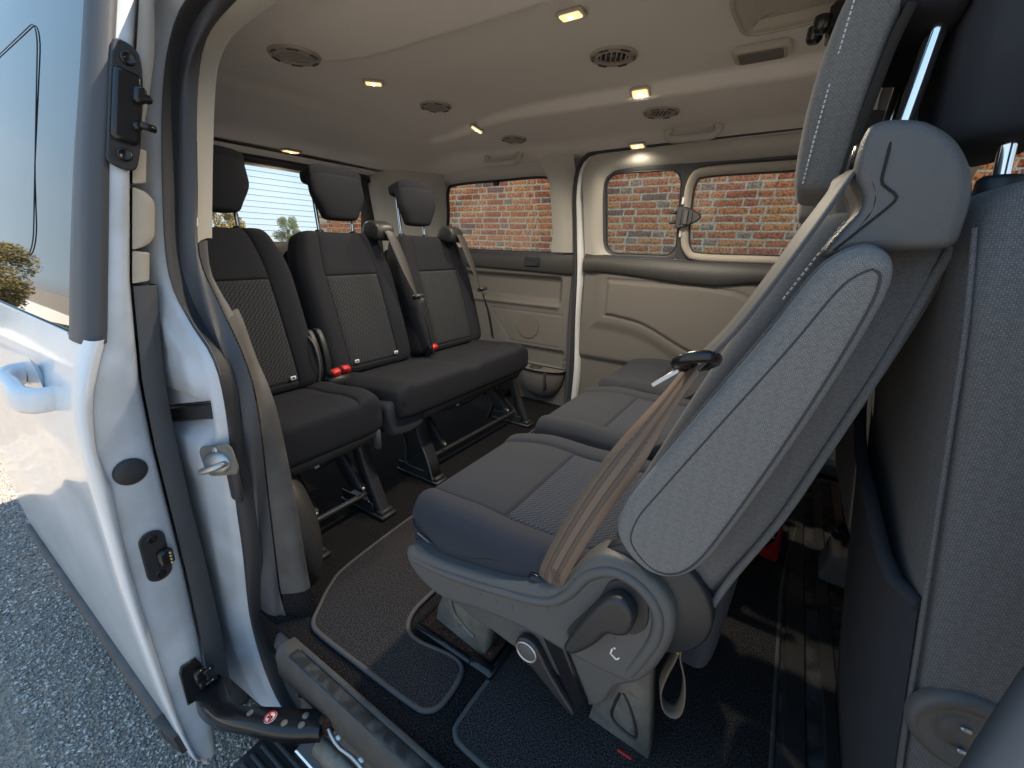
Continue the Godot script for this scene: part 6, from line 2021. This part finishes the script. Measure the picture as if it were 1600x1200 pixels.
	var st := put(b, "pull_strap", "strap", t, O)
	b = MB.new()
	for k in 3: b.box(Vector3(0.8835, 0.345 + k * 0.004, 1.566), Vector3(0.008, 0.0012, 0.022), 0.0004)
	put(b, "strap_stitch", "yellow_thread", st, O)
	# ---- belt: grey run down from the shoulder, brown lap run to the anchor, tongue between
	b = MB.new()
	var p1 := curve(P3([0.950, 0.958, 1.545, 0.941, 0.945, 1.572, 0.925, 0.908, 1.592, 0.900, 0.851, 1.603, 0.878, 0.806, 1.607, 0.852, 0.766, 1.607]), 30)
	var a1 := []
	for i in 30: a1.append(Vector3(0.12, -0.06, 1.0).lerp(Vector3(0.27, -0.13, 0.95), sst(0.0, 0.35, i / 29.0)))
	b.ribbon(p1, a1, 0.037, 0.0015)
	var be := put(b, "shoulder_belt", "belt_grey", t, O)
	var p2 := curve(P3([0.850, 0.765, 1.607, 0.832, 0.725, 1.604, 0.800, 0.655, 1.600, 0.758, 0.565, 1.598, 0.722, 0.475, 1.60, 0.695, 0.395, 1.598, 0.690, 0.368, 1.592]), 44)
	for k in 3:
		b = MB.new()
		var ac := []
		var pk := PackedVector3Array()
		for i in 44:
			var f := i / 43.0
			var a := Vector3(0.34, -0.14, 0.93).lerp(Vector3(0.90, -0.36, 0.22), sst(0.03, 0.5, f)).normalized()
			ac.append(a)
			var tg := (p2[min(i + 1, 43)] - p2[max(i - 1, 0)]).normalized()
			var nn := tg.cross(a).normalized()
			pk.append(p2[i] + (a * (0.0 if k == 0 else (k * 2.0 - 3.0) * 0.0085)))
		b.ribbon(pk, ac, 0.046 if k == 0 else 0.008, 0.0014 if k == 0 else 0.0018)
		put(b, "lap_belt", "belt" if k == 0 else "belt_band", t, O)
	b = MB.new()
	for i in 9:
		for j in 7: b.box(p2[40] + Vector3(0.9, -0.34, 0.4) * ((i - 4) * 0.0045) + Vector3(-0.1, 0.9, 0) * (j * 0.0034 - 0.006 + (i - 4) * 0.0012) + Vector3(0.3, 0.1, 0.9) * 0.0012, Vector3(0.003, 0.0009, 0.0009))
	put(b, "belt_stitching", "belt", t, O).set_meta("kind", "stuff")
	b = MB.new()
	b.box(Vector3(0.675, 0.366, 1.585), Vector3(0.05, 0.012, 0.022), 0.005, Transform3D.IDENTITY)
	put(b, "belt_anchor", "gloss_black", shd, O)
	# tongue: black loop, steel blade
	b = MB.new()
	var tc := Vector3(0.850, 0.768, 1.612)
	var ax := Vector3(0.80, 0.38, 0.30).normalized(); var ay := Vector3(-0.30, 0.35, 0.85).normalized()
	var tl2 := PackedVector3Array()
	for i in 24: tl2.append(tc + ax * (0.021 * cos(TAU * i / 24)) + ay * (0.017 * sin(TAU * i / 24)))
	b.tube(tl2, 0.0065, 10, true)
	b.box(Vector3.ZERO, Vector3(0.022, 0.010, 0.03), 0.004, Transform3D(Basis(ax, ay.cross(ax).normalized(), ax.cross(ay.cross(ax)).normalized()), tc - ax * 0.012))
	var tg2 := put(b, "belt_tongue", "gloss_black", t, O)
	b = MB.new()
	var d := Vector3(-0.72, -0.62, 0.12).normalized()
	var sd := d.cross(Vector3(0.2, 0.3, 0.9)).normalized()
	b.box(Vector3.ZERO, Vector3(0.034, 0.0055, 0.003), 0.001, Transform3D(Basis(d, sd, d.cross(sd)), tc + d * 0.034 - ax * 0.002))
	put(b, "tongue_blade", "steel", tg2, O)
	# headrest details
	b = MB.new()
	put(dashes(P3([0.9075, 0.955, zc + 0.098, 0.910, 1.01, zc + 0.119, 0.915, 1.09, zc + 0.1242, 0.920, 1.15, zc + 0.1242]), 0.0045, 0.0009), "headrest_stitching", "stitch", t, O)
	b = MB.new()
	b.tube(curve(P3([0.943, 0.955, zc + 0.098, 0.948, 1.01, zc + 0.117, 0.955, 1.07, zc + 0.1225, 0.962, 1.10, zc + 0.1225]), 16), 0.0045, 8)
	put(b, "headrest_edging", "velour", t, O)

func front_seats() -> void:
	var z := Vector3(0, 0, 1)
	for k in 3:
		var near := k == 0
		var zc: float = [1.375, 0.85, 0.33][k]
		var t := thing("front_seat", ["front seat back by the near door pillar, grey weave with a map pocket", "front middle seat, its headrest showing past the near seat's chrome post", "farthest front seat, on the far side of the cabin by the front door"][k], "seat", Vector3(1.35, 0, zc), "front seats")
		var O := t.position
		var s := Vector3(-0.17, 0.985, 0).normalized(); var n := Vector3(0.985, 0.17, 0).normalized()
		var pd := pad(Vector3(1.20, 0.30, zc), s, n, z, 0.655, func(u): return 0.227 - 0.02 * pow(sst(0.75, 1.0, u), 2.0), func(u): return 0.082 - 0.012 * u, func(u): return 0.004 * sin(PI * u), 0.02, 0.6, [0.08, 0.7], 0.05, 60, 8.0)
		put(pd[0], "backrest", "cloth_front", t, O)
		put(pd[1], "backrest_insert", "insert", t, O)
		pd = pad(Vector3(1.14, 0.34, zc), Vector3.RIGHT, Vector3.UP, z, 0.5, func(u): return 0.235, func(u): return 0.07, func(u): return 0.0, 0.012, 0.6, [], 0.03, 30, 6.0)
		var b: MB = pd[0]; b.join(pd[1])
		put(b, "cushion", "cloth", t, O)
		# headrest
		var hb := Vector3(1.065, 0.985 if k != 1 else 1.01, zc)
		pd = pad(hb, Vector3(-0.10, 0.995, 0).normalized(), Vector3(0.995, 0.10, 0).normalized(), z, 0.215, func(u): return 0.135 - 0.02 * sst(0.35, 0.0, u), func(u): return 0.05, func(u): return 0.0, 0.0, 0.9, [], 0.05, 30, 4.0)
		b = pd[0]; b.join(pd[1])
		var h := put(b, "headrest", "cloth_smooth", t, O)
		for q in [-0.07, 0.07]:
			b = MB.new()
			b.tube(P3([1.062, 1.02, zc + q, 1.067, 0.97, zc + q, 1.075, 0.90, zc + q]), 0.0066, 12)
			put(b, "post", "chrome", h, O)
			b = MB.new()
			b.lathe(P2([0.018, 0.0, 0.018, 0.012, 0.014, 0.016, 0.001, 0.016]), Transform3D(Basis(), Vector3(1.07, 0.940, zc + q)), 14)
			put(b, "post_sleeve", "plastic_black", t, O)
		if not near: continue
		put(dashes(P3([1.046, 1.16, zc + 0.1355, 1.046, 1.08, zc + 0.1355, 1.05, 1.025, zc + 0.1345, 1.065, 1.015, zc + 0.1345, 1.10, 1.02, zc + 0.1345]), 0.0045, 0.0009), "headrest_stitching", "stitch", h, O)
		# rear edge piping, pocket with its drooping mouth
		b = MB.new()
		var pp := PackedVector3Array()
		for i in 18:
			var f := 0.03 + 0.92 * i / 17.0
			pp.append(Vector3(1.20, 0.30, zc) + s * (0.655 * f) - n * (0.0735 - 0.012 * f) + z * (0.218 - 0.02 * pow(sst(0.75, 1.0, f), 2.0)))
		b.tube(pp, 0.0022, 8)
		put(b, "edge_piping", "cloth_front", t, O)
		b = MB.new()
		var back := func(y: float, zz: float, off: float) -> Vector3:
			var u := (y - 0.30) / 0.645
			return Vector3(1.20, 0.30, 0) + s * (0.655 * u) - n * (0.0815 - 0.012 * u + off) + Vector3(0, 0, zz)
		var prev := PackedVector3Array()
		for i in 15:
			var zz := lerpf(zc - 0.20, zc + 0.207, i / 14.0)
			var f := i / 14.0
			var top := 0.60 + 0.06 * pow(1.0 - f, 2.0) - 0.035 * sst(0.6, 1.0, f) + 0.0
			var row := PackedVector3Array()
			for j in 9:
				var g := j / 8.0
				var y := lerpf(0.03, top, g)
				row.append(back.call(y, zz, 0.004 + 0.014 * sin(PI * clampf(f * 0.95 + 0.02, 0, 1)) * sst(0.0, 0.35, g) - 0.012 * sst(0.93, 1.0, f)))
			if i > 0: b.strip(prev, row)
			prev = row
		put(b, "map_pocket", "cloth_smooth", t, O)
		b = MB.new()
		var mouth := PackedVector3Array()
		for i in 15:
			var f := i / 14.0
			var zz := lerpf(zc - 0.20, zc + 0.207, f)
			var top := 0.60 + 0.06 * pow(1.0 - f, 2.0) - 0.035 * sst(0.6, 1.0, f)
			mouth.append(back.call(top, zz, 0.006 + 0.014 * sin(PI * clampf(f * 0.95 + 0.02, 0, 1)) - 0.016 * sst(0.9, 1.0, f)))
		b.tube(mouth, 0.008, 8)
		put(b, "pocket_hem", "cloth_smooth", t, O)
		# recliner cover low on the near side, slide base
		b = MB.new()
		b.lathe(P2([0.044, 0.0, 0.044, 0.006, 0.040, 0.012, 0.034, 0.013, 0.029, 0.009, 0.02, 0.007, 0.018, 0.009, 0.001, 0.009]), Transform3D(Basis(Vector3.RIGHT, PI / 2), Vector3(1.142, 0.449, zc + 0.223)), 40)
		var rc := put(b, "recliner_cover", "plastic", t, O)
		b = MB.new()
		b.box(Vector3(1.138, 0.458, zc + 0.235), Vector3(0.008, 0.004, 0.004), 0.001, Transform3D.IDENTITY)
		b.box(Vector3(1.142, 0.432, zc + 0.235), Vector3(0.008, 0.004, 0.004), 0.001, Transform3D.IDENTITY)
		put(b, "clip", "steel", rc, O)
		b = MB.new()
		b.box(Vector3(1.38, 0.14, zc), Vector3(0.46, 0.26, 0.4), 0.03)
		put(b, "seat_base", "plastic_black", t, O)
	# grey foot cover of the front bench and its black latch
	var t := thing("seat_foot_cover", "small grey moulded seat foot cover on the ribbed front floor", "foot cover", Vector3(1.2, 0, 0.76))
	var O := t.position
	var b := MB.new()
	b.prism(loop2(P2([1.14, 0.012, 1.146, 0.06, 1.15, 0.10, 1.17, 0.112, 1.19, 0.115, 1.21, 0.15, 1.225, 0.19, 1.27, 0.2, 1.30, 0.1, 1.29, 0.012, 1.22, 0.006]), 3), Transform3D(Basis(), Vector3(0, 0, 0.70)), 0.10, 0.012, 3)
	put(b, "cover", "trim_grey", t, O)
	b = MB.new()
	b.box(Vector3(1.17, 0.15, 0.745), Vector3(0.05, 0.05, 0.05), 0.012)
	b.box(Vector3(1.225, 0.18, 0.745), Vector3(0.05, 0.12, 0.05), 0.012)
	put(b, "latch", "gloss_black", t, O)
	b = MB.new()
	b.prism(loop2(P2([1.185, 0.27, 1.20, 0.31, 1.24, 0.315, 1.26, 0.29, 1.25, 0.26, 1.21, 0.25]), 3), Transform3D(Basis(), Vector3(0, 0, 0.70)), 0.03, 0.006, 2)
	put(b, "knob", "plastic", t, O)
	# red pouch strap lying behind the middle row
	t = thing("red_pouch", "small red pouch with black clip on the floor behind the middle seat", "pouch", Vector3(0.99, 0.011, 0.76))
	O = t.position
	t.position.x += 0.035
	b = MB.new()
	b.loft([PackedVector3Array([Vector3(0.93, 0.012, 0.78), Vector3(1.0, 0.012, 0.79), Vector3(1.018, 0.012, 0.745), Vector3(0.95, 0.012, 0.72)]), PackedVector3Array([Vector3(0.935, 0.03, 0.76), Vector3(1.0, 0.035, 0.765), Vector3(1.012, 0.03, 0.72), Vector3(0.955, 0.03, 0.70)]), PackedVector3Array([Vector3(0.95, 0.06, 0.66), Vector3(1.0, 0.07, 0.66), Vector3(1.008, 0.06, 0.60), Vector3(0.96, 0.06, 0.60)])])
	put(b, "bag", "red", t, O)
	b = MB.new()
	b.tube(curve(P3([0.955, 0.04, 0.785, 0.975, 0.045, 0.755, 0.99, 0.055, 0.725, 0.985, 0.07, 0.68]), 10), 0.005, 7)
	put(b, "clip", "gloss_black", t, O)
	b = MB.new()
	b.box(Vector3(0.988, 0.058, 0.74), Vector3(0.01, 0.006, 0.01), 0.002)
	put(b, "clip_glint", "chrome", t, O)
